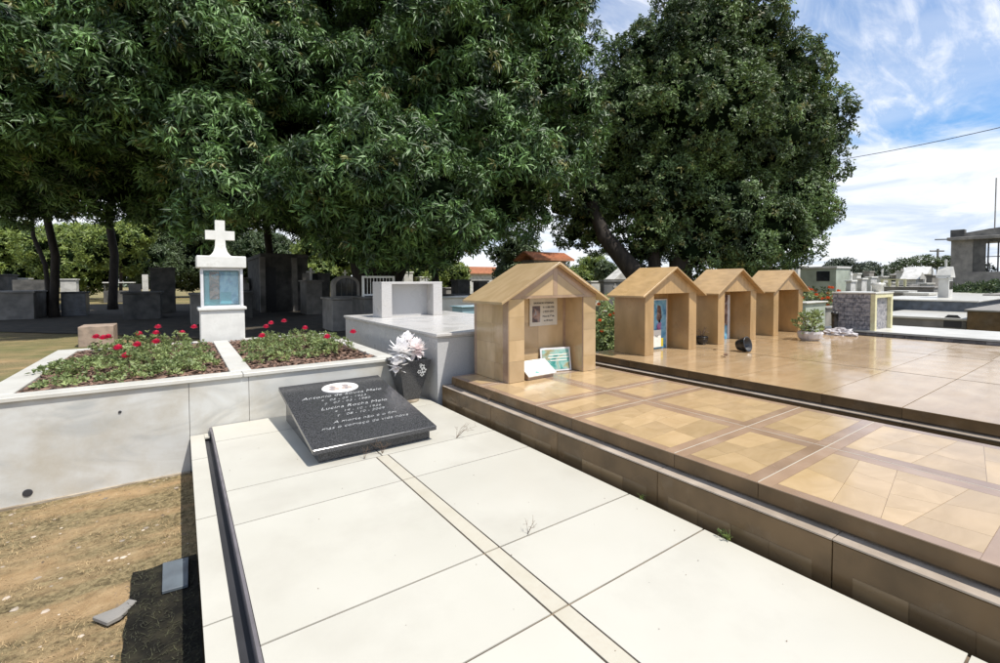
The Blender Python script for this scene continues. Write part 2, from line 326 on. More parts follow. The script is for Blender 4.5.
# leaf-cluster foliage --------------------------------------------------
def cluster_template(kind, k, L, W, rs):
    V = []; F = []
    for i in range(k):
        az = 2*math.pi*(i + rs.random()*.7)/k*(1 if kind != 'mango' else 1.0)
        el = {'mango': rad(rs.uniform(-62, 12)), 'broad': rad(rs.uniform(-55, 45)), 'up': rad(rs.uniform(0, 75))}[kind]
        l = L*rs.uniform(.75, 1.15); wd = W*rs.uniform(.85, 1.15)
        d = np.array([math.cos(az)*math.cos(el), math.sin(az)*math.cos(el), math.sin(el)])
        s = np.array([-math.sin(az), math.cos(az), rs.uniform(-.5, .5)]); s /= np.linalg.norm(s)
        u = np.cross(d, s)
        b = d*L*.06; off = np.array([rs.uniform(-.3, .3), rs.uniform(-.3, .3), rs.uniform(-.3, .35)])*L*.7
        mid = b + d*l*.5 + u*wd*.22; tip = b + d*l + np.array([0, 0, -l*(.22 if kind == 'mango' else .1)])
        n = len(V); V += [b+off, mid - s*wd*.5 + off, mid + s*wd*.5 + off, tip+off, b + d*l*.5 - u*wd*.15 + off]
        F += [(n, n+1, n+4), (n, n+4, n+2), (n+1, n+3, n+4), (n+4, n+3, n+2)]
    return np.array(V), np.array(F)
def leaf_mass(P, Nn, kind, k, L, W, rs, upw=.5, jitter=.35):
    """P (n,3) cluster centres, Nn (n,3) outward directions"""
    T = [cluster_template(kind, k, L, W, rs) for _ in range(6)]
    n = len(P); idx = NP.integers(0, 6, n); VV = []; FF = []; off = 0
    ax = Nn*(1-upw) + np.array([0, 0, upw]) + NP.normal(0, jitter, (n, 3)); ax /= np.linalg.norm(ax, axis=1)[:, None]
    th = NP.uniform(0, 2*np.pi, n); tmp = np.stack([np.cos(th), np.sin(th), np.zeros(n)], 1)
    a = np.cross(ax, tmp); a /= np.linalg.norm(a, axis=1)[:, None]+1e-9; b = np.cross(ax, a); sc = NP.uniform(.7, 1.25, n)
    for q in range(6):
        w_ = np.where(idx == q)[0]
        if not len(w_): continue
        v, f = T[q]
        R = np.stack([a[w_], b[w_], ax[w_]], 2)               # (m,3,3) columns
        vv = np.einsum('mij,kj->mki', R, v)*sc[w_][:, None, None] + P[w_][:, None, :]
        VV.append(vv.reshape(-1, 3)); FF.append((f[None] + (np.arange(len(w_))*len(v))[:, None, None] + off).reshape(-1, 3)); off += len(w_)*len(v)
    return np.concatenate(VV), np.concatenate(FF)
def lobe_points(lobes, dens, inner=.72, flat=.8, clump=.35, cut=-1.1, seed=0):
    Ps = []; Ns = []; C = np.array([l[:3] for l in lobes]); Rr = np.array([l[3] for l in lobes])
    for c, r in zip(C, Rr):
        n = int(dens*4*math.pi*r*r)
        d = NP.normal(size=(n, 3)); d /= np.linalg.norm(d, axis=1)[:, None]
        # sub-lobes: lumpy radius by a few random bumps
        bd = NP.normal(size=(int(10+9*r*r), 3)); bd /= np.linalg.norm(bd, axis=1)[:, None]
        th_ = math.cos(min(.95, .62/r)); lump = (np.clip((d @ bd.T - th_)/(1-th_), 0, 1)).max(axis=1)**.6
        rr = r*.74 + clump*lump + NP.normal(0, .07, n)*min(r, 1.5); rr *= np.where(NP.random(n) < .22, NP.uniform(inner, 1, n), 1)
        p = c + d*rr[:, None]*np.array([1, 1, flat])
        ok = (d[:, 2] > cut) & ((lump > .38) | (NP.random(n) < .15))
        ins = np.zeros(n, bool)
        for c2, r2 in zip(C, Rr):
            if (c2 == c).all(): continue
            ins |= (np.linalg.norm((p-c2)/np.array([1, 1, flat]), axis=1) < r2*.62)
        ok &= ~ins
        Ps.append(p[ok]); Ns.append(d[ok])
    return np.concatenate(Ps), np.concatenate(Ns)
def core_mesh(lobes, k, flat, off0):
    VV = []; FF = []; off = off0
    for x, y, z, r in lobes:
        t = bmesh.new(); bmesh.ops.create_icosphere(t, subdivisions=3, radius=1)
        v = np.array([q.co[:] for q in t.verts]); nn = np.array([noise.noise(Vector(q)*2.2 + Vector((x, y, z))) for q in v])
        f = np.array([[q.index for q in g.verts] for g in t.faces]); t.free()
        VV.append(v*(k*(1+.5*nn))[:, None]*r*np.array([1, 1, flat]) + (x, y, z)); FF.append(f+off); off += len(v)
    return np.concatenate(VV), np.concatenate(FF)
def tree(name, label, lobes, kind, k, L, W, dens, m, trunks, base, group=None, core=.62, flat=.8, seed=1, upw=.5, clump=.35, cut=-1.1):
    rs = random.Random(seed); r = thing(name, label, 'tree', base, group=group); bb = np.array(base)
    P, Nn = lobe_points(lobes, dens, flat=flat, clump=clump, cut=cut)
    yg = NP.random(len(P)) < (.03 if m in ('mango', 'mangob') else 0)
    V, F = leaf_mass(P[~yg], Nn[~yg], kind, k, L, W, rs, upw=upw)
    o = numesh('crown', V-bb, F, m, r)
    if yg.any():
        V, F = leaf_mass(P[yg]+Nn[yg]*.04, Nn[yg], kind, k, L*.9, W*.9, rs, upw=upw); numesh('young_foliage', V-bb, F, 'young', r)
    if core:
        V2, F2 = core_mesh(lobes, core, flat, 0); numesh('shade_core', V2-bb, F2, 'core', r)  # solid dark lobes painting the shaded gaps behind the leaves
    bm = B()
    for pts, rr in trunks: tube(pts, rr, 9, bm)
    if trunks: ob('trunk', bm, 'bark', r, base, smooth=True)
    return r
exec_order = None

# ================= SETTING: ground =================
gb = bmesh.new()
def gz(x, y): return .012*noise.noise(Vector((x*1.7, y*1.7, 0))) + .006*noise.noise(Vector((x*6, y*6, 3)))
bmesh.ops.create_grid(gb, x_segments=90, y_segments=110, size=1)
for v in gb.verts:
    v.co.x = -1.2 + 2.8*v.co.x; v.co.y = 3 + 3.4*v.co.y
    e = min(1, min(abs(abs(v.co.x+1.2)-2.8), abs(abs(v.co.y-3)-3.4))*3)
    v.co.z = gz(v.co.x, v.co.y)*e + .014*e
o = ob('dirt_ground', gb, 'ground', smooth=True); o['kind'] = 'structure'
gb = bmesh.new(); bmesh.ops.create_grid(gb, x_segments=8, y_segments=8, size=700)
o = ob('ground', gb, 'ground_far'); o['kind'] = 'structure'

# dry grass and pebbles on the foreground dirt (nobody could count them)
def grass(name, n, xr, yr, hmax, m, label, cat, thr=0.0):
    V = []; F = []
    while len(F) < n:
        x, y = rnd.uniform(*xr), rnd.uniform(*yr)
        q = noise.noise(Vector((x*1.3, y*3, 0))) + .5*noise.noise(Vector((x*6, y*6, 5)))
        if q < thr and rnd.random() > .12: continue
        a = rnd.uniform(0, 6.28); h = hmax*rnd.uniform(.2, 1); l = h*rnd.uniform(.5, 2.6); wd = .0025
        z = gz(x, y)+.01; k = len(V)
        V += [(x-wd*math.sin(a), y+wd*math.cos(a), z), (x+wd*math.sin(a), y-wd*math.cos(a), z), (x+l*math.cos(a), y+l*math.sin(a), z+h)]
        F.append((k, k+1, k+2))
    o = numesh(name, np.array(V), np.array(F), m); tag(o, label, cat, kind='stuff'); return o
grass('dry_grass', 26000, (-2.2, .03), (1.2, 4.55), (.017), 'dry', 'short dry straw-coloured grass on the dirt beside the cream slab', 'grass', .02)
V = []; F = []
for i in range(1500):                          # clumps of crumbled earth
    x, y = rnd.uniform(-2.0, .02), rnd.uniform(1.3, 4.53)
    if noise.noise(Vector((x*2, y*4, 7))) < -.05: continue
    s_ = rnd.uniform(.006, .02); k = len(V); z = gz(x, y)+.008
    for (a, b_, c_) in ((1,0,0),(0,1,0),(-1,0,0),(0,-1,0),(0,0,.8)): V.append((x+a*s_*rnd.uniform(.6, 1.4), y+b_*s_*rnd.uniform(.6, 1.4), z+c_*s_*rnd.uniform(.5, 1)))
    F += [(k, k+1, k+4), (k+1, k+2, k+4), (k+2, k+3, k+4), (k+3, k, k+4)]
tag(numesh('earth_clods', np.array(V), np.array(F), 'clod'), 'crumbs of dry brown earth on the bare ground at lower left', 'earth', kind='stuff')
bm = B()
for i in range(600):
    x, y = rnd.uniform(-2.0, .02), rnd.uniform(1.3, 4.55); s = rnd.choice((.003, .004, .005, .006, .012))*rnd.uniform(.7, 1.5)
    q = bmesh.ops.create_icosphere(bm, subdivisions=1, radius=s)
    for v in q['verts']: v.co = Vector((v.co.x*rnd.uniform(.8, 1.4)+x, v.co.y*rnd.uniform(.8, 1.3)+y, v.co.z*.6+gz(x, y)+.012))
tag(ob('gravel', bm, 'pebble'), 'scattered pale grit and pebbles on the dirt at lower left', 'gravel', kind='stuff')

# ================= cream slab tomb =================
ZT, ZL = .37, .32
r = thing('cream_tomb', 'long low tomb of pale cream tiles with the black inscribed plaque on it', 'tomb', (1.1, 2.3, 0)); o0 = (1.1, 2.3, 0)
ob('core_block', box(.199, 2.09, -.85, 4.555, 0, ZT-.006, 0), 'grime', r, o0)
ob('side_wall', box(.052, .132, -.9, 4.56, 0, ZL-.012, 0), 'edge', r, o0)
yj = [-.85, -.62, .31, 1.24, 1.70, 2.63, 3.09, 4.11, 4.562]
g = .0044
for a, b_ in zip(yj, yj[1:]):
    bb = b_ - g; aa = a + g
    if b_ <= 3.1:
        ob('slab_tile', box(.197, 1.10-g, aa, bb, ZT-.005, ZT, 0), 'cream', r, o0)
        ob('slab_tile', box(1.185+g, 2.097, aa, bb, ZT-.005, ZT, 0), 'cream', r, o0)
        ob('strip_tile', box(1.10+g, 1.185-g, aa, bb, ZT-.005, ZT+.001, 0), 'strip', r, o0)
    elif b_ <= 4.2:
        ob('slab_tile', box(.197, 1.145-g, aa, bb, ZT-.005, ZT, 0), 'cream', r, o0)
        ob('slab_tile', box(1.145+g, 2.097, aa, bb, ZT-.005, ZT, 0), 'cream', r, o0)
    else:
        ob('slab_tile', box(.197, 2.097, aa, bb, ZT-.005, ZT, 0), 'cream', r, o0)
ob('edge_board', box(.183, .196, -.85, 4.44, ZL-.06, ZT-.006, .001), 'edge', r, o0)
for a, b_ in zip([-.85, .13, 1.06, 1.99, 2.92, 3.93], [.13, 1.06, 1.99, 2.92, 3.93, 4.562]):
    ob('ledge_tile', box(.042, .137, a+g, b_-g, ZL-.012, ZL, 0), 'cream', r, o0)
ob('ledge_tile', box(.139, .174, 4.445, 4.562, ZL-.012, ZL, 0), 'cream', r, o0)
ob('edge_board', box(.176, .196, 4.447, 4.562, ZL, ZT-.006, .001), 'edge', r, o0)
ob('groove_bed', box(.12, .2, -.85, 4.44, .2, ZL-.03, 0), 'iron', r, o0)

# inscribed plaque: wedge base, sloped granite slab, portrait, letters
pc = (1.15, 3.75, ZT)
r = thing('inscribed_plaque', 'sloping black granite plaque with white inscription and oval portrait on the cream slab', 'plaque', pc)
zf, zb, y0, y1 = .485, .668, 3.15, 4.42
sl_ = (zb-zf)/(y1-y0)
def zt(y): return zf + sl_*(y-y0)
bm = prism([(3.215, ZT+.002), (4.37, ZT+.002), (4.37, zt(4.37)-.037), (3.215, zt(3.215)-.037)], 0, .745, 1.575)
ob('wedge_base', bm, 'granite', r, pc)
bm = prism([(y0, zt(y0)-.035), (y1, zt(y1)-.035), (y1, zt(y1)), (y0, zt(y0))], 0, .695, 1.605, bv=.004)
ob('sloped_slab', bm, 'granite', r, pc)
an = math.atan(sl_)
RX = Matrix.Rotation(an, 4, 'X')
bm = lathe([(.0, -.002), (.158, -.002), (.161, .006), (.155, .011), (.148, .009), (.0, .009)][1:5], (0, 0, 0), 40)
bmesh.ops.scale(bm, verts=bm.verts, vec=(1, .72, 1)); bmesh.ops.transform(bm, verts=bm.verts, matrix=Matrix.Translation((1.17, 4.20, zt(4.20))) @ RX)
fr = ob('portrait_frame', bm, 'porcelain', r, pc, smooth=False)
bm = lathe([(.1, .010), (.145, .0105), (.145, .0115), (.1, .0118)], (0, 0, 0), 40)
bmesh.ops.scale(bm, verts=bm.verts, vec=(1, .72, 1)); bmesh.ops.transform(bm, verts=bm.verts, matrix=Matrix.Translation((1.17, 4.20, zt(4.20))) @ RX)
ob('portrait', bm, 'porcelain', fr, (0,0,0)).location = (-pc[0], -pc[1], -pc[2])
for dx in (-.062, .048):                       # two head-and-shoulders shapes in the oval portrait
    bm = B()
    bmesh.ops.create_circle(bm, cap_ends=True, segments=18, radius=.030); bmesh.ops.translate(bm, verts=bm.verts, vec=(0, .024, 0))
    q = bmesh.ops.create_circle(bm, cap_ends=True, segments=18, radius=.050); bmesh.ops.scale(bm, verts=q['verts'], vec=(1, .62, 1)); bmesh.ops.translate(bm, verts=q['verts'], vec=(0, -.034, .0004))
    bmesh.ops.translate(bm, verts=bm.verts, vec=(dx, 0, .0125)); bmesh.ops.transform(bm, verts=bm.verts, matrix=Matrix.Translation((1.17, 4.20, zt(4.20))) @ RX)
    ob('printed_bust', bm, 'portrait', fr, (0,0,0)).location = (-pc[0], -pc[1], -pc[2])
def text(s, size, m, parent, loc, rot, shear=0, align='CENTER', name='lettering', extr=.0008, off=.0):
    cu = bpy.data.curves.new('t', 'FONT'); cu.body = s; cu.size = size; cu.shear = shear; cu.align_x = align; cu.extrude = extr; cu.offset = off; cu.resolution_u = 2
    t = bpy.data.objects.new('t', cu); COL.objects.link(t); dg = bpy.context.evaluated_depsgraph_get()
    me = bpy.data.meshes.new_from_object(t.evaluated_get(dg)); bpy.data.objects.remove(t)
    me.materials.clear(); me.materials.append(MT[m]); o = bpy.data.objects.new(name, me); COL.objects.link(o); o.parent = parent; o.location = loc; o.rotation_euler = rot; o['kind'] = 'stuff'; return o
lines = [(4.03, 'Antonio de Souza Melo', .072, 1.15), (3.945, '*   05 - 09 - 1923', .055, 1.13), (3.875, '\u2020   07 - 03 - 1980', .055, 1.14),
         (3.77, 'Lucina Rocha Melo', .072, 1.17), (3.685, '*   14 - 10 - 1926', .055, 1.17), (3.615, '\u2020   08 - 10 - 2009', .055, 1.17),
         (3.50, 'A morte n\u00e3o \u00e9 o fim', .060, 1.17), (3.415, 'mas o come\u00e7o de vida nova', .060, 1.15)]
for y, s, z_, x in lines:
    text(s, z_, 'text', r, (x-pc[0], y-pc[1], zt(y)+.0012-pc[2]), (an, 0, 0), shear=.45, name='inscription_line', off=-.0016)

# vase with artificial flowers
vb = (1.91, 4.37, ZT)
r = thing('granite_vase', 'tapering square black granite vase behind the plaque at the slab corner', 'vase', vb)
ob('foot', lathe([(.02, 0), (.10, 0), (.105, .01), (.10, .028), (.02, .03)], vb, 24), 'cement', r, vb)
bm = B(); zs = [(.080, .03), (.175, .44), (.155, .44), (.07, .10)]
rings = [[bm.verts.new((vb[0]+sx*h, vb[1]+sy*h, ZT+z)) for sx, sy in ((-1,-1),(1,-1),(1,1),(-1,1))] for h, z in zs]
for a, b_ in zip(rings, rings[1:]):
    for k in range(4): bm.faces.new((a[k], a[(k+1) % 4], b_[(k+1) % 4], b_[k]))
bm.faces.new(rings[0][::-1]); bm.faces.new(rings[-1])
ob('vase_body', bm, 'granite', r, vb)
# pale speckled flower motif on the front face
bm = B()
for (u, v_, s) in ((.08, .37, .018), (.05, .32, .014), (.10, .33, .02), (.085, .29, .016), (.06, .39, .01)):
    for k in range(5):
        a = k*1.2566+u*40; q = (u+s*math.cos(a), v_+s*math.sin(a))
        
        w_ = s*.55; vs = [bm.verts.new((vb[0]+q[0]+w_*math.cos(t), vb[1]-(.080+(q[1]+w_*math.sin(t)-.03)*.2318)-.0015, ZT+q[1]+w_*math.sin(t))) for t in [i*1.047 for i in range(6)]]
        bm.faces.new(vs)
ob('flower_motif', bm, 'text', r, vb)
def petal(bm, c, d, l, wd, curl=.2):
    d = Vector(d).normalized(); s = d.cross(Vector((.1, .2, 1))).normalized(); u = s.cross(d).normalized(); c = Vector(c)
    ps = [(0, .12), (.3, .75), (.62, 1), (.85, .6), (1, .03)]; L_ = []
    for t, w_ in ps:
        p = c + d*l*t + u*(curl*l*(t*t) - 0); L_.append([bm.verts.new(p - s*wd*w_*.5), bm.verts.new(p - u*wd*.12*w_), bm.verts.new(p + s*wd*w_*.5)])
    for a, b_ in zip(L_, L_[1:]):
        bm.faces.new((a[0], a[1], b_[1], b_[0])); bm.faces.new((a[1], a[2], b_[2], b_[1]))
fl = thing('artificial_flowers', 'white and pale pink artificial blooms standing in the black granite vase', 'flowers', (vb[0], vb[1], .8))
for (dx, dy, dz, R_, m, dirv, nn) in ((-.11, -.08, .12, .20, 'petal_white', (-.5, -.7, .45), 48), (.05, -.07, .13, .175, 'petal_pink', (.35, -.8, .5), 44), (.0, .03, .21, .16, 'petal_white', (.1, -.3, .9), 28), (-.17, -.11, -.01, .15, 'petal_white', (-.7, -.6, -.2), 20)):
    bm = B(); ax = Vector(dirv).normalized(); c = Vector((vb[0]+dx, vb[1]+dy, .8+dz-.02))
    for k in range(nn):
        f = (k+.5)/nn; th = f*rad(112); az = k*2.39996
        t1 = ax.orthogonal().normalized(); t2 = ax.cross(t1)
        d = ax*math.cos(th) + (t1*math.cos(az)+t2*math.sin(az))*math.sin(th)
        petal(bm, c, d, R_*rnd.uniform(.7, 1.0)*(.65+.3*f), .062, rnd.uniform(-.1, .3))
    o = ob('bloom', bm, m, fl, (vb[0], vb[1], .8))
    if m == 'petal_white' and dz == .10:
        bm = B(); bmesh.ops.create_icosphere(bm, subdivisions=2, radius=.022); bmesh.ops.translate(bm, verts=bm.verts, vec=c+ax*.05); ob('bloom_centre', bm, 'petal_pink', o)
        bpy.context.view_layer.update(); o.children[0].location = -Vector((vb[0], vb[1], .8))
bm = B()
for k in range(5): tube([(vb[0]+rnd.uniform(-.03,.03), vb[1]+rnd.uniform(-.03,.03), .5), (vb[0]+rnd.uniform(-.07,.06), vb[1]-.05, .84)], .004, 5, bm)
ob('stem', bm, 'shrub', fl, (vb[0], vb[1], .8))

# ================= planter =================
r = thing('raised_planter', 'raised double flower bed walled in grey-white marble with white curbs', 'planter', (.3, 4.6, 0)); o0 = (.3, 4.6, 0)
PW, PE, PB = -1.21, 1.87, 7.45
for a, b_ in ((PW+.02, .04), (.04, .48), (.48, PE-.02)):
    ob('wall_panel', box(a+.0015, b_-.0015, 4.572, 4.60, .015, .765, .002), 'marble', r, o0)
ob('end_panel', box(PW+.02, PW+.048, 4.602, PB-.02, 0, .765, .002), 'marble', r, o0)
ob('end_panel', box(PE-.048, PE-.02, 4.602, PB-.02, 0, .765, .002), 'marble', r, o0)
ob('back_panel', box(PW+.05, PE-.05, PB-.05, PB-.02, 0, .765, .002), 'marble', r, o0)
ob('wall_backing', box(PW+.05, PE-.05, 4.602, 4.66, .0, .76, 0), 'cement', r, o0)
ob('curb', box(PW, .434, 4.55, 4.72, .767, .80, .004), 'curb', r, o0)
ob('curb', box(.438, PE, 4.55, 4.72, .767, .80, .004), 'curb', r, o0)
ob('curb', box(PW, PW+.2, 4.723, PB-.153, .767, .801, .004), 'curb', r, o0)
ob('curb', box(PE-.16, PE, 4.723, PB-.153, .767, .801, .004), 'curb', r, o0)
ob('curb', box(.35, .52, 4.723, PB-.153, .767, .802, .004), 'curb', r, o0)
ob('curb', box(PW, .2, PB-.15, PB, .767, .80, .004), 'curb', r, o0)
ob('curb', box(.73, PE, PB-.15, PB, .767, .80, .004), 'curb', r, o0)
bm = box(-1.3, .035, 4.545, 4.575, .0, .028, 0)
ob('cement_skirt', bm, 'cement', r, o0)
for x, z, s in ((-.925, .10, .028), (-.404, .596, .011)):
    bm = lathe([(s, 0), (s*.9, .006), (s*.45, .0065)], (0,0,0), 18); bmesh.ops.rotate(bm, verts=bm.verts, cent=(0,0,0), matrix=Matrix.Rotation(rad(90), 3, 'X')); bmesh.ops.translate(bm, verts=bm.verts, vec=(x, 4.5725, z))
    ob('drain_hole', bm, 'iron', r, o0)
ob('soil_bed', box(PW+.2, .35, 4.72, PB-.15, .70, .772, 0), 'soilb', r, o0)
ob('soil_bed', box(.52, PE-.16, 4.72, PB-.15, .70, .772, 0), 'soilb', r, o0)
def chips(name, xr, yr, n, label):
    V = []; F = []
    for i in range(n):
        x, y, z = rnd.uniform(*xr), rnd.uniform(*yr), .776+rnd.uniform(0, .02); a = rnd.uniform(0, 3.14); l, wd = rnd.uniform(.012, .035), rnd.uniform(.006, .014); t = rnd.uniform(-.012, .012)
        ca, sa = math.cos(a), math.sin(a); k = len(V)
        V += [(x-l*ca+wd*sa, y-l*sa-wd*ca, z), (x+l*ca+wd*sa, y+l*sa-wd*ca, z+t), (x+l*ca-wd*sa, y+l*sa+wd*ca, z+t+.004), (x-l*ca-wd*sa, y-l*sa+wd*ca, z+.004)]
        F += [(k, k+1, k+2), (k, k+2, k+3)]
    tag(numesh(name, np.array(V), np.array(F), 'soil'), label, 'mulch', kind='stuff')
chips('bark_mulch', (PW+.21, .34), (4.73, PB-.17), 5200, 'reddish bark chips covering the soil of the left flower bed')
chips('bark_mulch', (.53, PE-.17), (4.73, PB-.17), 4800, 'reddish bark chips covering the soil of the right flower bed')
# plants: each its own thing
def bed_plant(x, y, s, h, flowers, label, group=None, seed=0):
    rs = random.Random(seed); r = thing('flowering_plant' if flowers else 'bedding_plant', label, 'plant', (x, y, .775), group=group)
    n = int(88*s*s/.07); P = []; Nn = []
    for i in range(n):
        a, q = rs.uniform(0, 6.28), math.sqrt(rs.random()); hh = h*(1-.55*q*q)*rs.uniform(.3, 1)
        P.append((s*q*math.cos(a), s*q*math.sin(a), hh)); Nn.append((math.cos(a)*q, math.sin(a)*q, .8))
    V, F = leaf_mass(np.array(P), np.array(Nn), 'up', 7, .040, .021, rs, upw=.6)
    numesh('foliage', V, F, 'shrub', r)
    bm = B()
    for i in range(9):
        a = rs.uniform(0, 6.28); q = s*rs.uniform(.3, .8); tube([(0, 0, -.003), (q*.5*math.cos(a), q*.5*math.sin(a), h*.4), (q*math.cos(a), q*math.sin(a), h*.7)], .0025, 4, bm)
    ob('stem', bm, 'twig', r)
    for (fx, fy, fz) in flowers:
        bm = B()
        for k in range(16):
            az = k*2.4; th = rad(20+5.2*k); petal(bm, (fx, fy, fz), (math.cos(az)*math.sin(th), math.sin(az)*math.sin(th), math.cos(th)), .048, .044, .3)
        ob('red_flower', bm, 'petal_red', r)
    return r
def hexjit(xr, yr, step, rs):
    L_ = []; y = yr[0]; k = 0
    while y <= yr[1]:
        x = xr[0] + (step/2 if k % 2 else 0)
        while x <= xr[1]: L_.append((x+rs.uniform(-.08, .08), y+rs.uniform(-.09, .09), k, int(round((x-xr[0]-(step/2 if k % 2 else 0))/step)))); x += step
        y += step*.85; k += 1
    return L_
rs = random.Random(11)
redL = {}; 
def place_bed(xr, yr, step, reds, side):
    seen = {}; pts = hexjit(xr, yr, step, rs); fl_ = {i: [] for i in range(len(pts))}
    for (px, py) in reds:                      # flowers given as seen; each goes to the nearest plant
        best = None
        for D in np.linspace(4.3, 8.0, 60):
            p = spot(px, D, py)
            if .84 < p.z < 1.04 and xr[0]-.15 < p.x < xr[1]+.15 and yr[0]-.2 < p.y < yr[1]+.25:
                best = p if best is None or abs(p.z-.97) < abs(best.z-.97) else best
        if best is None: best = Vector((rs.uniform(*xr), rs.uniform(*yr), .98))
        i = min(range(len(pts)), key=lambda q: (pts[q][0]-best.x)**2+(pts[q][1]-best.y)**2)
        fl_[i].append((best.x-pts[i][0], best.y-pts[i][1], best.z-.775))
    where = {0: 'nearest the front curb', 1: 'in the middle of the bed', 2: 'towards the back of the bed'}
    ORD = ('first', 'second', 'third', 'fourth', 'fifth', 'sixth', 'seventh', 'eighth', 'ninth')
    for i, (x, y, kr, kc) in enumerate(pts):
        row = min(2, int((y-yr[0])/(yr[1]-yr[0]+.01)*3)); f = fl_[i]
        if f:
            seen[(len(f), row)] = seen.get((len(f), row), 0)+1
            near = {0: 'near the front curb', 1: 'mid-bed', 2: 'near the back'}[row]
            lab = '%s red flower%s, %s bed, %s, %s' % ({1: 'plant with one', 2: 'plant with two', 3: 'plant with three'}.get(len(f), 'plant with many'), '' if len(f) == 1 else 's', side, near, ('towards its left', 'towards its middle', 'towards its right')[min(2, int((x-xr[0])/(xr[1]-xr[0]+.02)*3))])
            bed_plant(x, y, .225*rs.uniform(.8, 1.2), (.13+.022*(y-4.6))*rs.uniform(.8, 1.5), f, lab, seed=i)
        else:
            bed_plant(x, y, .205*rs.uniform(.7, 1.2), (.10+.02*(y-4.6))*rs.uniform(.6, 1.6), [], 'low flowerless plant, %s bed, %s row from the front, %s from left' % (side, ORD[kr], ORD[kc]), 'plants without flowers in the %s bed' % side, seed=i)
place_bed((-.78, .13), (5.0, 7.0), .36, [(96, 338), (118, 349), (137, 346), (139, 335), (156, 334), (156, 343), (182, 334), (158, 328), (108, 338), (126, 357), (194, 328), (103, 339)], 'left')
place_bed((.80, 1.55), (5.25, 7.0), .36, [(262, 337), (284, 322), (271, 324), (327, 338), (353, 333), (322, 317), (305, 329)], 'right')

# white cross shrine behind the planter
hc = (.48, 7.40, .76)
r = thing('cross_shrine', 'white painted shrine with a cross on top and a glass case of pictures', 'shrine', hc)
ob('plinth', box(.215, .745, 7.40, 7.78, .55, 1.215, .008), 'white', r, hc)
ob('sill', box(.19, .77, 7.375, 7.80, 1.215, 1.255, .006), 'white', r, hc)
cs = ob('case_back', box(.25, .72, 7.66, 7.72, 1.257, 1.80, 0), 'turq', r, hc)
ob('case_side', box(.232, .262, 7.44, 7.74, 1.256, 1.80, .003), 'white', r, hc)
ob('case_side', box(.70, .73, 7.44, 7.74, 1.256, 1.80, .003), 'white', r, hc)
fr = ob('case_frame', box(.228, .262, 7.415, 7.438, 1.258, 1.80, .002), 'whitemetal', r, hc)
ob('case_frame', box(.70, .734, 7.415, 7.438, 1.258, 1.80, .002), 'whitemetal', r, hc)
ob('case_frame', box(.264, .698, 7.416, 7.437, 1.765, 1.80, .002), 'whitemetal', r, hc)
ob('case_frame', box(.264, .698, 7.416, 7.437, 1.258, 1.278, .002), 'whitemetal', r, hc)
ob('picture_panel', box(.285, .335, 7.60, 7.604, 1.30, 1.74, 0), 'turq', r, hc)
ob('picture_panel', box(.34, .455, 7.59, 7.594, 1.36, 1.75, 0), 'print_figure', r, hc)
ob('picture_panel', box(.46, .69, 7.595, 7.599, 1.29, 1.75, 0), 'print_blue', r, hc)
ob('picture_panel', box(.47, .60, 7.588, 7.592, 1.29, 1.46, 0), 'turq', r, hc)
gm = bpy.data.materials.new('clear_glass'); gm.use_nodes = True
gn = gm.node_tree.nodes; gp = gn['Principled BSDF']; gp.inputs['Roughness'].default_value = .03; gp.inputs['Alpha'].default_value = .10; gp.inputs['Base Color'].default_value = (.6, .75, .78, 1)
MT['glass'] = gm
ob('glass_pane', box(.264, .698, 7.424, 7.428, 1.28, 1.763, 0), 'glass', r, hc)
ob('cap', box(.185, .775, 7.37, 7.80, 1.80, 1.965, .01), 'white', r, hc)
pr_ = [(.33, 1.966), (.36, 1.985), (.392, 2.03), (.412, 2.10), (.418, 2.20), (.30, 2.20), (.30, 2.325), (.418, 2.325), (.418, 2.47), (.535, 2.47), (.535, 2.325), (.653, 2.325), (.653, 2.20), (.535, 2.20), (.541, 2.10), (.561, 2.03), (.593, 1.985), (.623, 1.966)]
ob('cross', prism(pr_, 1, 7.52, 7.62), 'white', r, hc)

# ================= grey granite tomb =================
gc = (2.9, 5.5, 0); GX1 = 3.95; GY1 = 7.35
r = thing('grey_granite_tomb', 'tall pale grey polished granite tomb between the planter and the brown tomb', 'tomb', gc)
ob('front_panel', box(2.14, GX1-.02, 4.17, 4.20, .0, 1.015, .002), 'grey', r, gc)
ob('side_panel', box(2.14, 2.17, 4.202, 5.6, .0, 1.015, .002), 'grey', r, gc)
ob('side_panel', box(2.14, 2.17, 5.603, GY1-.02, .0, 1.015, .002), 'grey', r, gc)
ob('core_block', box(2.175, GX1-.03, 4.205, GY1-.03, .0, 1.01, 0), 'cement', r, gc)
ob('lower_lid', box(2.135, GX1-.01, 4.165, GY1-.01, 1.017, 1.035, .002), 'greytop', r, gc)
ob('upper_lid', box(2.115, GX1, 4.14, GY1, 1.038, 1.068, .003), 'greytop', r, gc)
# headstone with a niche
hx0, hx1, hy0, hy1, hz0, hz1 = 2.42, 3.42, 6.48, 6.86, 1.069, 1.60
ob('niche_pillar', box(hx0, hx0+.16, hy0, hy1, hz0, hz1-.035, .003), 'greytop', r, gc)
ob('niche_pillar', box(hx1-.16, hx1, hy0, hy1, hz0, hz1-.035, .003), 'greytop', r, gc)
ob('niche_lintel', box(hx0, hx1, hy0, hy1, hz1-.034, hz1, .003), 'greytop', r, gc)
ob('niche_back', box(hx0+.161, hx1-.161, hy0+.22, hy1, hz0, hz1-.035, 0), 'grey', r, gc)

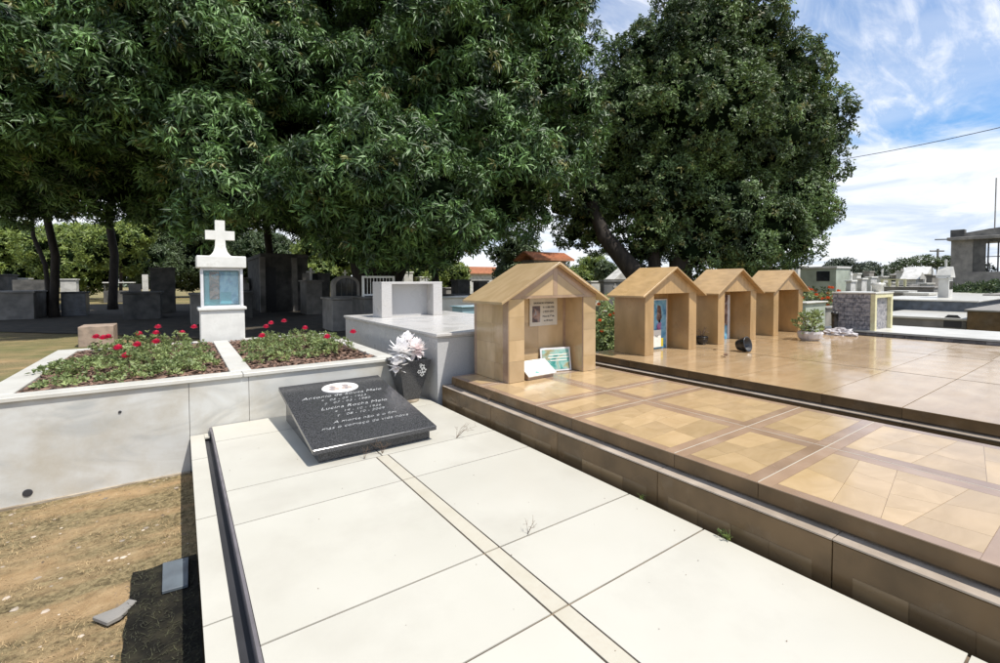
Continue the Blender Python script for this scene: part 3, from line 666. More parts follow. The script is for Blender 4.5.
# ================= brown tombs =================
def patches(parent, org, x0, x1, y0, y1, z, m, rows=3, cols=3, rs=rnd):
    """irregular flush inlay stones laid in slanted rows inside a rectangle"""
    ys = [y0] + [y0+(y1-y0)*(i+1+rs.uniform(-.18, .18))/rows for i in range(rows-1)] + [y1]
    sk = [0]+[rs.uniform(-.34, .34)*(y1-y0)/rows for _ in range(rows-1)]+[0]
    for i in range(rows):
        c = max(2, cols + rs.choice((-1, 0, 0, 1))); xs = [x0] + [x0+(x1-x0)*(j+1+rs.uniform(-.25, .25))/c for j in range(c-1)] + [x1]
        sx = [0]+[rs.uniform(-.035, .035) for _ in range(c-1)]+[0]
        def Y(k, x): return ys[k] + sk[k]*((x-x0)/(x1-x0)*2-1)
        for j in range(c):
            a, b_ = xs[j], xs[j+1]; g = .0007
            q0, q1, q2, q3 = a-sx[j], b_-sx[j+1], b_+sx[j+1], a+sx[j]
            poly = [(q0+g, Y(i, q0)+g), (q1-g, Y(i, q1)+g), (q2-g, Y(i+1, q2)-g), (q3+g, Y(i+1, q3)-g)]
            ob('inlay_stone', prism(poly, 2, z-.006, z), m, parent, org)
def brown_tomb(x0, x1, ya, yb, label, ledge=.07, joints=(), basej=(), inlay=True, org=None, name='brown_tomb', cols=None, topm='beige'):
    org = org or ((x0+x1)/2, (ya+yb)/2, 0)
    r = thing(name, label, 'tomb', org)
    bx0, bx1, zb_, zt_ = x0-ledge, x1+ledge*.6, .545, .64
    ob('core_block', box(bx0+.02, bx1-.02, ya+.05, yb-.05, 0, zb_-.022, 0), 'grime', r, org)
    ob('lid_core', box(x0+.017, x1-.017, ya+.04, yb-.065, zb_-.02, zt_-(.018 if inlay else .006), 0), 'grime', r, org)
    bj = [ya]+list(basej)+[yb]
    for a, b_ in zip(bj, bj[1:]):
        ob('base_panel', box(bx0, bx0+.019, a+.0015, b_-.0015, .03, zb_-.012, .002), 'brown', r, org)
        ob('ledge_strip', box(bx0-.004, x0+.03, a+.0015, b_-.0015, zb_-.008, zb_, .001), 'ledge', r, org)
        if inlay:                              # dull inlay stones set into the base panels
            m_ = .07; k = 4 if b_-a > .6 else 2
            w_ = (b_-a-2*m_)/k
            if w_ > .04:
                for q in range(k):
                    zt0 = .42; y0_ = a+m_+w_*q
                    ob('inlay_stone', prism([(y0_+.001, .04), (y0_+w_-.001, .04), (y0_+w_-.001, zt0), (y0_+.001, zt0)], 0, bx0-.0012, bx0+.004), 'patchd', r, org)
        ob('base_panel', box(bx1-.019, bx1, a+.0015, b_-.0015, .03, zb_-.012, .002), 'brown', r, org)
        ob('ledge_strip', box(x1-.03, bx1+.004, a+.0015, b_-.0015, zb_-.011, zb_, .002), 'trim', r, org)
    ob('base_end_panel', box(bx0, bx1, yb+.001, yb+.02, .03, zb_, .002), 'brown', r, org)
    j = [ya+.02]+list(joints)+[yb-.06]
    for a, b_ in zip(j, j[1:]):
        ob('lid_side', box(x0, x0+.016, a+.001, b_-.001, zb_+.014, zt_-.0045, .001), 'brown', r, org)
        ob('lid_side', box(x1-.016, x1, a+.001, b_-.001, zb_+.012, zt_-.014, .0015), 'brown', r, org)
    ob('lid_end', box(x0, x1, yb-.058, yb-.042, zb_+.012, zt_-.014, .0015), 'brown', r, org)
    g_ = .0015
    if inlay:
        xm = (x0+x1)/2
        for a, b_ in zip(j, j[1:]):
            for (l, rr, kk) in ((x0-.008, xm, 0), (xm, x1+.008, 1)):
                ob('lid_tile', box(max(l+g_, x0+.018), min(rr-g_, x1-.018), a+g_, b_-g_, zt_-.018, zt_-.003, 0), 'trim', r, org)
                t = .062; e = .105 if kk else .08; e2 = .08 if kk else .105
                L0, R0, A0, B0 = l+e2 if kk == 0 else l+e, rr-e if kk == 0 else rr-e2, a+t, b_-t
                L0, R0 = (l+.062, rr-.085) if kk == 0 else (l+.085, rr-.062)
                # four border strips
                ob('border_strip', box(l+g_, rr-g_, a+g_, A0, zt_-.004, zt_, 0), 'trim', r, org)
                ob('border_strip', box(l+g_, rr-g_, B0, b_-g_, zt_-.004, zt_, 0), 'trim', r, org)
                ob('border_strip', box(l+g_, L0, A0+.001, B0-.001, zt_-.004, zt_, 0), 'trim', r, org)
                ob('border_strip', box(R0, rr-g_, A0+.001, B0-.001, zt_-.004, zt_, 0), 'trim', r, org)
                big = b_-a > .6
                patches(r, org, L0+.001, R0-.001, A0+.001, B0-.001, zt_, 'patch', rows=4 if big else 2, cols=3)
        # thin pale fillets in the long and cross joints
        ob('pale_fillet', box(xm-.002, xm+.002, ya+.03, yb-.07, zt_-.002, zt_+.0008, 0), 'strip', r, org)
        for y in joints: ob('pale_fillet', box(x0, x1, y-.002, y+.002, zt_-.002, zt_+.001, 0), 'strip', r, org)
    else:
        xs = [x0-.008]+list(cols or [])+[x1+.008]
        for a, b_ in zip(j, j[1:]):
            for l, rr in zip(xs, xs[1:]): ob('lid_tile', box(l+.003, rr-.003, a+.003, b_-.003, zt_-.005, zt_, 0), topm, r, org)
    return r
YA = -1.2
brown_tomb(2.235, 3.825, YA, 4.09, 'brown tomb with an inlaid yellow sandstone lid, nearest the cream slab', .075, (-.95, -.55, .25, 1.05, 1.5, 2.31, 2.71, 3.52), (-.11, .72, 1.555, 2.38, 3.225), True)
brown_tomb(4.435, 6.105, YA, 4.36, 'plain polished beige tomb with the small chapel holding a tall blue poster', .07, (-.75, .27, 1.05, 1.58, 2.35, 2.81, 3.6), (-.7, .24, 1.03, 1.56, 2.8, 3.6), False)
brown_tomb(6.135, 7.855, YA, 4.36, 'plain polished beige tomb with the fallen black pot, second of the beige row', .012, (-.75, .27, 1.05, 1.60, 2.39, 2.83, 3.6), (0, 1.5, 3), False)
brown_tomb(7.885, 9.62, YA, 4.36, 'plain polished beige tomb at the far end of the row, empty chapel on it', .012, (-.75, .27, 1.07, 1.62, 2.4, 2.85, 3.6), (0, 1.5, 3), False)

# ---------------- chapels ----------------
def chapel(loc, w_, d, label, inlay=False, depth=.28, pil=.18, name='tomb_chapel', m='tan'):
    r = thing(name, label, 'tomb chapel', loc, group=None if inlay else None)
    rise = .39/.72; ov = .125; ze = .745
    def rz_(x): return ze + rise*(min(x, w_-x)+ov) - .003
    zo = .79
    for x0 in (0, w_-pil):
        x1 = x0+pil; xa, xb = x0, x1
        ob('side_pillar', prism([(xa, 0), (xb, 0), (xb, zo), (xa, zo)], 1, 0, d, bv=.002), m, r)
    ob('back_wall', box(pil+.001, w_-pil-.001, depth, d-.001, .001, zo, 0), m, r)
    ob('gable', prism([(0, zo+.001), (w_, zo+.001), (w_, rz_(w_)), (w_/2, rz_(w_/2)), (0, rz_(0))], 1, 0, d), m, r)
    yf, yb = -.075, d+.03; th = .024
    zr = ze + rise*(w_/2+ov)
    ob('roof_slab', prism([(-ov, ze), (w_/2-.001, zr), (w_/2-.001, zr+th), (-ov, ze+th)], 1, yf, yb, bv=.0015), m, r)
    ob('roof_slab', prism([(w_+ov, ze), (w_+ov, ze+th), (w_/2+.001, zr+th), (w_/2+.001, zr)], 1, yf, yb, bv=.0015), m, r)
    if inlay:
        # front pillars: dark trim edge + stacked yellow stones, 2 mm proud
        for x0 in (0, w_-pil):
            zs = [0.002, .2+rnd.uniform(-.04, .04), .42+rnd.uniform(-.04, .04), .62, zo]
            tx = x0 if x0 == 0 else w_-.035
            for a, b_ in zip(zs, zs[1:]):
                ob('inlay_stone', box(x0+.006, x0+pil-.004, -.003, .001, a+.001, b_-.001, 0), 'patch', r)
        ob('edge_trim', box(-.003, .001, .0, .085, .002, zo, 0), 'trim', r)
        ob('edge_trim', box(-.003, .001, d-.05, d, .002, zo, 0), 'trim', r)
        zs = [.002, .17, .36, .55, zo]
        for a, b_ in zip(zs, zs[1:]):
            mid = d*.5+rnd.uniform(-.08, .08)
            ob('inlay_stone', box(-.003, .001, .087, mid-.001, a+.001, b_-.001, 0), 'patch', r)
            ob('inlay_stone', box(-.003, .001, mid, d-.052, a+.001, b_-.001, 0), 'patch', r)
        # gable: dark raking bands, centre post, lintel and four triangles
        h = w_/2
        ob('gable_trim', prism([(.0, zo+.002), (.14, zo+.002), (h-.03, rz_(h-.03)-.075), (h-.03, rz_(h-.03)-.002), (.0, rz_(0)-.002)], 1, -.004, .001), 'trim', r)
        ob('gable_trim', prism([(w_, zo+.002), (w_-.14, zo+.002), (h+.03, rz_(h-.03)-.075), (h+.03, rz_(h-.03)-.002), (w_, rz_(0)-.002)], 1, -.004, .001), 'trim', r)
        ob('gable_trim', box(h-.028, h+.028, -.004, .001, zo+.03, rz_(h-.03)-.002, 0), 'trim', r)
        ob('gable_trim', box(.15, w_-.15, -.0045, .001, zo+.002, zo+.028, 0), 'trim', r)
        ob('inlay_stone', prism([(.19, zo+.03), (h-.03, zo+.03), (h-.03, rz_(h-.03)-.08)], 1, -.003, .001), 'patch', r)
        ob('inlay_stone', prism([(w_-.19, zo+.03), (h+.03, zo+.03), (h+.03, rz_(h-.03)-.08)], 1, -.003, .001), 'patch', r)
        # recess: inner walls, back wall stones
        zs = [.002, .26, .53, zo]
        xs = [pil+.003, w_*.5, w_-pil-.003]
        for a, b_ in zip(zs, zs[1:]):
            for l, rr in zip(xs, xs[1:]):
                s = rnd.uniform(-.05, .05) if l > pil+.01 else 0
                ob('inlay_stone', box(l+.001, rr-.001, depth-.003, depth+.001, a+.001, b_-.001, 0), 'patch', r)
            ob('inlay_stone', box(w_-pil-.003, w_-pil+.001, .012, depth-.004, a+.001, b_-.001, 0), 'patch', r)
        ob('edge_trim', box(w_-pil-.004, w_-pil+.001, -.002, .011, .002, zo, 0), 'trim', r)
        ob('edge_trim', box(w_-pil-.04, w_-pil-.003, depth-.005, depth+.001, .002, zo, 0), 'trim', r)
    return r
ch1 = chapel((2.50, 3.43, .641), 1.165, .60, 'inlaid sandstone chapel with cards and plaques inside, on the nearest brown tomb', inlay=True, pil=.19, m='patch', depth=.27)
ch2 = chapel((4.82, 3.67, .641), 1.14, .50, 'tan pitched-roof chapel holding a tall blue poster, first of the three alike', inlay=False, depth=.33)
ch3 = dup(ch2, (6.56, 3.69, .641), 'tan pitched-roof chapel in the middle of the three alike, a black pot standing beside it')
ch4 = dup(ch2, (8.35, 3.71, .641), 'empty tan pitched-roof chapel farthest from the camera')

# items in the chapels
r = thing('paper_notice', 'aged paper notice with a dark portrait photo on the back wall of the inlaid chapel', 'notice', (3.12, 3.69, 1.27))
ob('sheet', box(-.16, .22, -.004, -.001, -.14, .15, 0), 'print_paper', r)
ob('photo_print', box(-.125, -.02, -.0055, -.0045, -.10, .07, 0), 'print_figure', r)
text('SAUDADES ETERNAS', .03, 'ink', r, (.03, -.006, .09), (rad(90), 0, 0), name='printed_heading')
for i, (a, s) in enumerate(((.045, '\u2605 12-08-1958'), (.0, '\u2020 02-01-2014'), (-.05, 'Missa de 7\u00ba dia'), (-.095, 'as 18 horas'))):
    text(s, .027, 'ink', r, (.095, -.006, a), (rad(90), 0, 0), name='printed_line')
r = thing('framed_picture', 'white framed teal picture leaning in the right corner of the inlaid chapel', 'picture', (3.26, 3.61, .643), rad(-14))
o = ob('frame', box(-.18, .18, -.012, .0, 0, .25, .002), 'whitemetal', r); ob('picture', box(-.16, .16, -.0145, -.0125, .02, .23, 0), 'print_teal', r)
for k, (zz_, l) in enumerate(((.17, .22), (.14, .25), (.11, .2))): ob('printed_line', box(-l/2+.03, l/2+.03, -.0155, -.015, zz_, zz_+.010, 0), 'card', r)
for ch in r.children: ch.rotation_euler = (rad(-9), 0, 0)
r = thing('slanted_card', 'white ceramic card on a low sloping wooden stand in front of the framed picture', 'plaque', (2.90, 3.45, .643), rad(3))
ob('stand', prism([(-.015, 0), (.13, 0), (.13, .12), (-.015, .028)], 0, -.17, .17), 'trim', r)
pl = ob('card', prism([(-.035, .030), (.14, .148), (.136, .158), (-.039, .040)], 0, -.18, .19), 'card', r)
for x_, y_, s_, m_ in ((-.11, .0, 1, 'petal_pink'), (-.06, -.02, .7, 'print_teal'), (.06, .05, .8, 'petal_pink')):
    f_ = ob('printed_flower', prism([(.0, .0), (.05*s_, .0), (.06*s_, .03*s_), (.02*s_, .05*s_), (-.01, .03*s_)], 2, 0, .001), m_, r); f_.location = (x_, y_, .0645+.674*y_+.002); f_.rotation_euler = (rad(34), 0, 0)
r = thing('tall_poster', 'tall blue and pink picture panel standing inside the first plain tan chapel', 'poster', (5.51, 3.985, .642))
ob('panel', box(-.20, .20, -.012, 0, .0, .70, .002), 'print_blue', r)
ob('printed_figure', prism([(-.02, .05), (.06, .05), (.07, .35), (.03, .42), (-.03, .33)], 1, -.0145, -.0125), 'print_pink', r)
ob('printed_figure', prism([(-.04, .42), (.03, .36), (.08, .44), (.05, .60), (-.02, .62)], 1, -.0145, -.0125), 'print_figure', r)
ob('frame_edge', box(.18, .20, -.016, -.0125, 0, .70, 0), 'whitemetal', r); ob('frame_edge', box(-.20, .179, -.016, -.0125, .685, .70, 0), 'whitemetal', r)
r = thing('small_white_card', 'small white and yellow card propped against the tall blue poster', 'card', (5.47, 3.955, .642))
ob('card_face', box(-.13, .07, -.008, 0, .03, .27, 0), 'card', r); ob('yellow_corner', box(.071, .12, -.008, 0, .03, .15, 0), 'yellowprint', r)
text('PAZ', .04, 'ink', r, (-.03, -.009, .17), (rad(90), 0, 0), name='printed_word')
r = thing('tall_poster', 'tall dark picture panel with a pale edge in the middle plain chapel', 'poster', (7.14, 4.005, .642))
ob('panel', box(-.22, .30, -.012, 0, .0, .72, .002), 'print_figure', r); ob('frame_edge', box(.24, .31, -.016, -.0125, 0, .72, 0), 'whitemetal', r)
ob('printed_sky', box(-.2, .23, -.015, -.0125, .0, .22, 0), 'print_blue', r)

# ================= small things on the beige tombs =================
def pot(name, label, cat, loc, R_, H, m, tilt=None, rim=.006, group=None):
    r = thing(name, label, cat, loc, group=group)
    prof = [(R_*.62, 0), (R_*.70, H*.05), (R_*.95, H*.55), (R_, H*.9), (R_+rim, H*.9), (R_+rim, H), (R_-.006, H), (R_*.6, H*.12)]
    bm = lathe(prof, (0, 0, 0), 22)
    if tilt: bmesh.ops.rotate(bm, verts=bm.verts, cent=(0,0,0), matrix=tilt); bmesh.ops.translate(bm, verts=bm.verts, vec=(0, 0, -min(v.co.z for v in bm.verts)))
    ob('pot_wall', bm, m, r, smooth=True); return r
pot('fallen_pot', 'black plastic pot tipped over on its side on the polished beige tomb', 'flower pot', (6.22, 3.22, .642), .098, .145, 'plastic', Matrix.Rotation(rad(78), 3, 'X') @ Matrix.Rotation(rad(20), 3, 'Z'))
r = pot('black_pot', 'small black pot with a withered plant standing against the middle tan chapel', 'flower pot', (6.42, 3.86, .642), .085, .12, 'plastic')
bm = B()
for i in range(9): a = rnd.uniform(0, 6.28); q = rnd.uniform(.04, .12); tube([(0, 0, .1), (q*.5*math.cos(a), q*.5*math.sin(a), .2), (q*math.cos(a), q*math.sin(a), rnd.uniform(.17, .27))], .004, 4, bm)
ob('withered_stem', bm, 'twig', r)
# white basket with a leafy plant
r = thing('plant_basket', 'crumpled white wrapped basket with a scraggly green plant on the far beige tomb', 'plant pot', (8.25, 3.12, .642))
bm = lathe([(.12, 0), (.16, .04), (.175, .11), (.165, .145), (.13, .14), (.10, .05)], (0, 0, 0), 20)
for v in bm.verts: v.co *= 1+.14*noise.noise(v.co*14+Vector((3, 1, 2)))
ob('wrapping', bm, 'bag', r)
rs = random.Random(3); P = [(rs.uniform(-.20, .20), rs.uniform(-.17, .17), rs.uniform(.14, .42)) for _ in range(46)]
V, F = leaf_mass(np.array(P), np.array([(p[0], p[1], .5) for p in P]), 'up', 7, .09, .035, rs); numesh('foliage', V, F, 'shrub', r)
bm = B()
for p in P[:22]: tube([(0, 0, .06), (p[0]*.6, p[1]*.6, p[2]*.6), p], .004, 4, bm)
ob('stem', bm, 'twig', r)
r = thing('plastic_bag', 'crumpled whitish plastic bag beside the grey stone clad tomb', 'bag', (9.45, 3.12, .642))
bm = B(); bmesh.ops.create_icosphere(bm, subdivisions=4, radius=1)
for v in bm.verts:
    n_ = noise.noise(v.co*2.1)+.5*noise.noise(v.co*5)+.3*abs(noise.noise(v.co*11)); v.co = Vector((v.co.x*.15, v.co.y*.22, max(-.02, v.co.z)*.11))*(1+.55*n_)
ob('bag_body', bm, 'bag', r)
pot('black_cup', 'small black cup standing upright behind the crumpled plastic bag', 'cup', (9.74, 3.28, .60), .055, .42, 'plastic')
def dead_leaf(loc, s, rz, label):
    bm = B(); v = [bm.verts.new(p) for p in ((-s, 0, .002), (-.2*s, -.4*s, .012), (s, .1*s, .006), (.1*s, .5*s, .018))]; bm.faces.new((v[0], v[1], v[2])); bm.faces.new((v[0], v[2], v[3]))
    o = ob('dead_leaf', bm, 'leafdead'); o.location = loc; o.rotation_euler = (0, 0, rz); tag(o, label, 'leaf')
dead_leaf((5.75, 3.12, .642), .07, .4, 'larger curled dead leaf on the beige tomb, left of the fallen pot')
dead_leaf((5.55, 3.05, .642), .04, 1.4, 'smaller dead leaf on the beige tomb, nearer the first tan chapel')
dead_leaf((6.02, 3.43, .642), .03, 2.4, 'dry brown scrap just behind the fallen black pot')
# dry weeds growing from joints
def weed(loc, n, h, sp_, label, m='twig', leaf=0, seed=1, lean=(0, 0)):
    rs = random.Random(seed); r = thing('dry_weed' if m == 'twig' else 'green_weed', label, 'weed', loc); bm = B(); tips = []
    for i in range(n):
        a = rs.uniform(0, 6.28); q = sp_*rs.uniform(.3, 1); p1 = Vector((q*.4*math.cos(a)+lean[0]*.4, q*.4*math.sin(a)+lean[1]*.4, h*rs.uniform(.4, .6))); p2 = Vector((q*math.cos(a)+lean[0], q*math.sin(a)+lean[1], h*rs.uniform(.6, 1)))
        tube([(0, 0, 0), p1, p2], [.0014, .001, .0006], 4, bm); tips += [p1, p2]
        for k in range(3):
            p3 = p1.lerp(p2, rs.random()); tube([p3, p3+Vector((rs.uniform(-.03, .03), rs.uniform(-.03, .03), rs.uniform(-.01, .03)))], .0007, 3, bm)
    ob('stalk', bm, m if m == 'twig' else 'light_leaf', r)
    if leaf:
        V, F = leaf_mass(np.array([tuple(t) for t in tips]), np.array([(0, 0, 1.)]*len(tips)), 'up', 6, leaf, leaf*.35, rs); numesh('leaf', V, F, 'light_leaf', r)
weed((1.16, 3.13, ZT), 6, .10, .06, 'small dry weed in the joint at the front of the black plaque', seed=2)
weed((1.02, 3.10, ZT), 4, .08, .05, 'tiny dry weed left of the strip joint below the plaque', seed=8)
weed((1.75, 3.10, ZT), 6, .12, .14, 'curly dry weed on the cream slab right of the black plaque', seed=4, lean=(.03, -.02))
weed((1.36, 1.71, ZT), 3, .07, .05, 'lone thin dry weed at the middle cross joint of the cream slab', seed=6)
weed((2.16, 3.72, ZT+.03), 8, .09, .16, 'dry weed against the brown tomb base near the cream slab corner', seed=5)
weed((2.19, 3.30, .545), 8, .075, .035, 'withered tuft on the ledge of the inlaid brown tomb', seed=9)
weed((2.115, 1.13, ZT-.01), 4, .035, .035, 'bright green weed sprouting between cream slab and brown tomb, nearer the camera', m='g', leaf=.02, seed=3)
weed((2.115, 1.62, ZT-.01), 3, .02, .02, 'small green sprout between cream slab and brown tomb, farther from the camera', m='g', leaf=.014, seed=12)
bm = B()
for i in range(55):                            # grit blown onto the tiles
    x, y = rnd.uniform(.22, 2.08), 4.5*rnd.random()**1.2+.2; s_ = rnd.uniform(.0008, .0022)
    q = bmesh.ops.create_icosphere(bm, subdivisions=1, radius=s_)
    for v in q['verts']: v.co = Vector((v.co.x*rnd.uniform(.8, 2)+x, v.co.y*rnd.uniform(.8, 1.6)+y, v.co.z*.6+ZT+.0018))
tag(ob('grit', bm, 'twig'), 'tiny dark grit scattered over the cream tiles', 'grit', kind='stuff')
# near-black strip of ground beside the slab, with a sunken grey tile
MT['blackish'] = mat('near_black_earth', (.019,.017,.012), (.007,.0065,.005), .8, ns=9, detail=9, bump=.9, bs=26, spec=.15, dirt=((.038,.034,.02), 9, .5, .75, .8), stretch=(1,1,1))
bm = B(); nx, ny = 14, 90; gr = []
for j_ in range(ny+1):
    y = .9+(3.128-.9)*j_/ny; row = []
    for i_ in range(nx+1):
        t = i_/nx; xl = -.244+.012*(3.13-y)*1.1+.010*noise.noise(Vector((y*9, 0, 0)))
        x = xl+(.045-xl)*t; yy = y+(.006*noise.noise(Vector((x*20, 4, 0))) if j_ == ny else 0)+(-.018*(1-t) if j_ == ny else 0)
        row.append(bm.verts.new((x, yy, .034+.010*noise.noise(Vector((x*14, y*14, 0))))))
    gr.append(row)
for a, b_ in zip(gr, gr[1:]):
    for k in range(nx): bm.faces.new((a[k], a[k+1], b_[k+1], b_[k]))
ob('dark_ground_strip', bm, 'blackish', smooth=True)['kind'] = 'structure'
V = []; F = []
for i in range(1600):
    x, y = rnd.uniform(-.25, .03), rnd.uniform(1.3, 3.12); a = rnd.uniform(0, 6.28); h = rnd.uniform(.003, .014); l = rnd.uniform(.01, .035); wd = .0018; k = len(V)
    if -.13 < x < .01 and 2.78 < y < 3.11: continue
    V += [(x-wd*math.sin(a), y+wd*math.cos(a), .036), (x+wd*math.sin(a), y-wd*math.cos(a), .036), (x+l*math.cos(a), y+l*math.sin(a), .036+h)]; F.append((k, k+1, k+2))
MT['dgrass'] = mat('dark_grass', (.05,.05,.022), (.025,.025,.012), .8, ns=9, isl=.5)
tag(numesh('withered_grass', np.array(V), np.array(F), 'dgrass'), 'dark withered grass on the dark strip of ground by the cream slab', 'grass', kind='stuff')
r = thing('sunken_tile', 'blue-grey tile sunk in the dark ground beside the cream slab', 'tile', (-.05, 2.95, .03)); o0 = (-.05, 2.95, .03)
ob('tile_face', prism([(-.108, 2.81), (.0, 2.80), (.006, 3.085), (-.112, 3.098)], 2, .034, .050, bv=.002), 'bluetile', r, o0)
r = thing('broken_tile', 'broken grey roof tile fragment lying in the dirt by the dark strip', 'tile', (-.285, 2.80, .02), rad(35))
ob('fragment', prism([(-.07, -.06), (-.02, -.07), (.075, -.03), (.07, .02), (.01, .01), (-.03, .03), (-.07, .05)], 2, 0, .022, bv=.004), 'conc', r)

# ================= grey stone clad tomb on the right =================
tc_ = (10.9, 1.5, 0)
r = thing('stone_clad_tomb', 'white topped tomb clad in grey stone with a yellow trimmed headstone block', 'tomb', tc_)
X0, X1, Y1 = 10.02, 11.6, 3.62
ob('core_block', box(X0+.03, X1-.03, YA, Y1-.02, 0, .66, 0), 'cement', r, tc_)
y = -.9; row = 0
while row < 4:                                  # split stone courses on the side facing the beige tombs
    y = YA; z0 = .45+row*.053
    while y < Y1-.05:
        l = rnd.uniform(.16, .42); e = min(y+l, Y1)
        ob('split_stone', box(X0-rnd.uniform(.0, .018), X0+.03, y+.002, e-.002, z0+.002, z0+.050, .004), 'strips', r, tc_); y = e
    row += 1
ob('side_wall', box(X0+.01, X0+.03, YA, Y1, 0, .45, 0), 'stone', r, tc_)
for a, b_ in zip((YA, -.2, .9, 1.9, 2.75), (-.2, .9, 1.9, 2.75, Y1)): ob('top_slab', box(X0-.03, X1, a+.002, b_-.002, .665, .70, .003), 'slabw', r, tc_)
bx0, bx1, by0, by1, bz1 = 10.05, 11.0, 2.78, 3.44, 1.38
ob('stone_block', box(bx0+.02, bx1-.02, by0+.06, by1-.02, .70, bz1-.03, 0), 'stone', r, tc_)
for z0 in np.arange(.702, 1.34, .081):          # stones of the side face
    y = by0+.07
    while y < by1-.02:
        e = min(by1-.01, y+rnd.uniform(.07, .16)); ob('face_stone', box(bx0-rnd.uniform(0, .008), bx0+.022, y+.002, e-.002, z0+.002, z0+.078, .003), 'stone', r, tc_); y = e
for a, b_ in ((bx0-.005, bx0+.085), (bx1-.085, bx1+.005)): ob('yellow_post', box(a, b_, by0, by0+.07, .70, bz1-.03, .004), 'yellow', r, tc_)
ob('yellow_beam', box(bx0+.087, bx1-.087, by0+.002, by0+.068, bz1-.10, bz1-.032, .004), 'yellow', r, tc_)
ob('cap_slab', box(bx0-.02, bx1+.02, by0-.01, by1, bz1-.029, bz1, .004), 'slabw', r, tc_)
vz = thing('stone_vase', 'pale stone vase on top of the stone clad headstone block', 'vase', (10.75, 2.95, bz1)); bm = lathe([(.05, 0), (.06, .04), (.09, .12), (.085, .17), (.06, .165)], (0,0,0), 14); ob('vase_body', bm, 'slabw', vz, smooth=True)
def simple(name, label, cat, pxl, pxc, pxr, D, ytop, m, z0=0, group=None, lid=None, lidm=None, over=.05, kind=None):
    """box with its near corner seen at column pxc, side face to pxl, front face to pxr"""
    c = spot(pxc, D); zt_ = hgt(ytop, D)
    if pxc < 176: x1, y0 = c.x, c.y; x0 = colx(pxl, y0); y1 = y0+min(3, (x1-x0)*1.3)     # the long view runs left of these: their front spans to the left
    else:
        x0, y0 = c.x, c.y; x1 = colx(pxr, y0); y1 = coly(pxl, x0)
        if not y0 < y1 < y0+9: y1 = y0+1.6
    org = ((x0+x1)/2, (y0+y1)/2, z0); r = thing(name, label, cat, org, group=group)
    ob('body', box(x0, x1, y0, y1, z0, zt_-(lid or 0), .01), m, r, org)
    if lid: ob('lid', box(x0-over, x1+over, y0-over, y1+over, zt_-lid+.002, zt_, .01), lidm or m, r, org)
    return r, org, (x0, x1, y0, y1, zt_)
# things behind the stone clad tomb
r, o_, b = simple('long_low_tomb', 'long dark blue-grey tiled tomb with a pale top behind the stone clad tomb', 'tomb', 868, 978, 1075, 14.5, 302, 'bluec', lid=.05, lidm='slabw')
r, o_, b = simple('stone_bench_tomb', 'low weathered stone tomb with a small arch, before the long dark tomb', 'tomb', 872, 968, 1004, 12.2, 320, 'conc', lid=.07, lidm='slabw')
ob('arched_opening', prism([(b[2]+.1, .3), (b[2]+.45, .3), (b[2]+.45, .55), (b[2]+.37, .64), (b[2]+.18, .64), (b[2]+.1, .55)], 0, b[0]-.012, b[0]+.01), 'iron', r, o_)
simple('dark_tomb', 'dark brown polished tomb cut by the right edge of the picture', 'tomb', 968, 1030, 1130, 11.0, 313, 'brown', lid=.05, lidm='conc')
r, o_, b = simple('white_shrine', 'slender white shrine with pointed roof and glazed front on a square base', 'shrine', 938, 949, 953, 17.0, 279, 'whitefar', z0=.8)
x0, x1, y0, y1, zt_ = b
bm = prism([(x0-.06, zt_+.01), (x1+.06, zt_+.01), (x1+.03, zt_+.10), ((x0+x1)/2+.03, zt_+.42), ((x0+x1)/2-.03, zt_+.42), (x0-.03, zt_+.10)], 1, y0-.05, y1+.05)
ob('roof', bm, 'whitefar', r, o_); ob('glazing', box(x0+.08, x1-.08, y0-.012, y0+.01, 1.25, zt_-.12, 0), 'glass_d', r, o_); ob('finial', box((x0+x1)/2-.03, (x0+x1)/2+.03, (y0+y1)/2-.03, (y0+y1)/2+.03, zt_+.421, zt_+.70, 0), 'whitefar', r, o_)
simple('bench_tomb', 'low white slab tomb resembling a bench, left of the white shrine', 'tomb', 905, 928, 937, 19, 294, 'whitefar', lid=.1, lidm='slabw')
simple('low_tomb', 'small grey and white tomb behind the stone clad headstone', 'tomb', 889, 908, 916, 21, 292, 'conc', lid=.12, lidm='slabw')
simple('low_tomb', 'long plain brownish wall-like tomb beyond the bench tomb', 'tomb', 884, 934, 945, 23, 288, 'conc', lid=.06)
simple('flat_tomb', 'flat pale tomb in front of the dark bushes at far right', 'tomb', 960, 985, 992, 17.5, 299, 'slabw', z0=.5, lid=.1, lidm='slabw', over=.12)
simple('low_tomb', 'grey tomb at the right edge in front of the ruined building', 'tomb', 985, 1010, 1040, 18.5, 296, 'conc', lid=.1)
# yellow railing enclosure
c = spot(905, 24); r = thing('yellow_railing', 'pale yellow painted railing frame around a distant tomb', 'railing', c*1)
r.location = (c.x, c.y, 0); ya_ = coly(882, c.x)
for i in range(4):
    yy = c.y+(ya_-c.y)*i/3; ob('post', box(c.x-.04, c.x+.04, yy-.05, yy+.05, .9, 1.62, 0), 'yellow', r, (c.x, c.y, 0))
for z in (.93, 1.60): ob('rail', box(c.x-.03, c.x+.03, c.y-.05, ya_+.05, z, z+.06, 0), 'yellow', r, (c.x, c.y, 0))
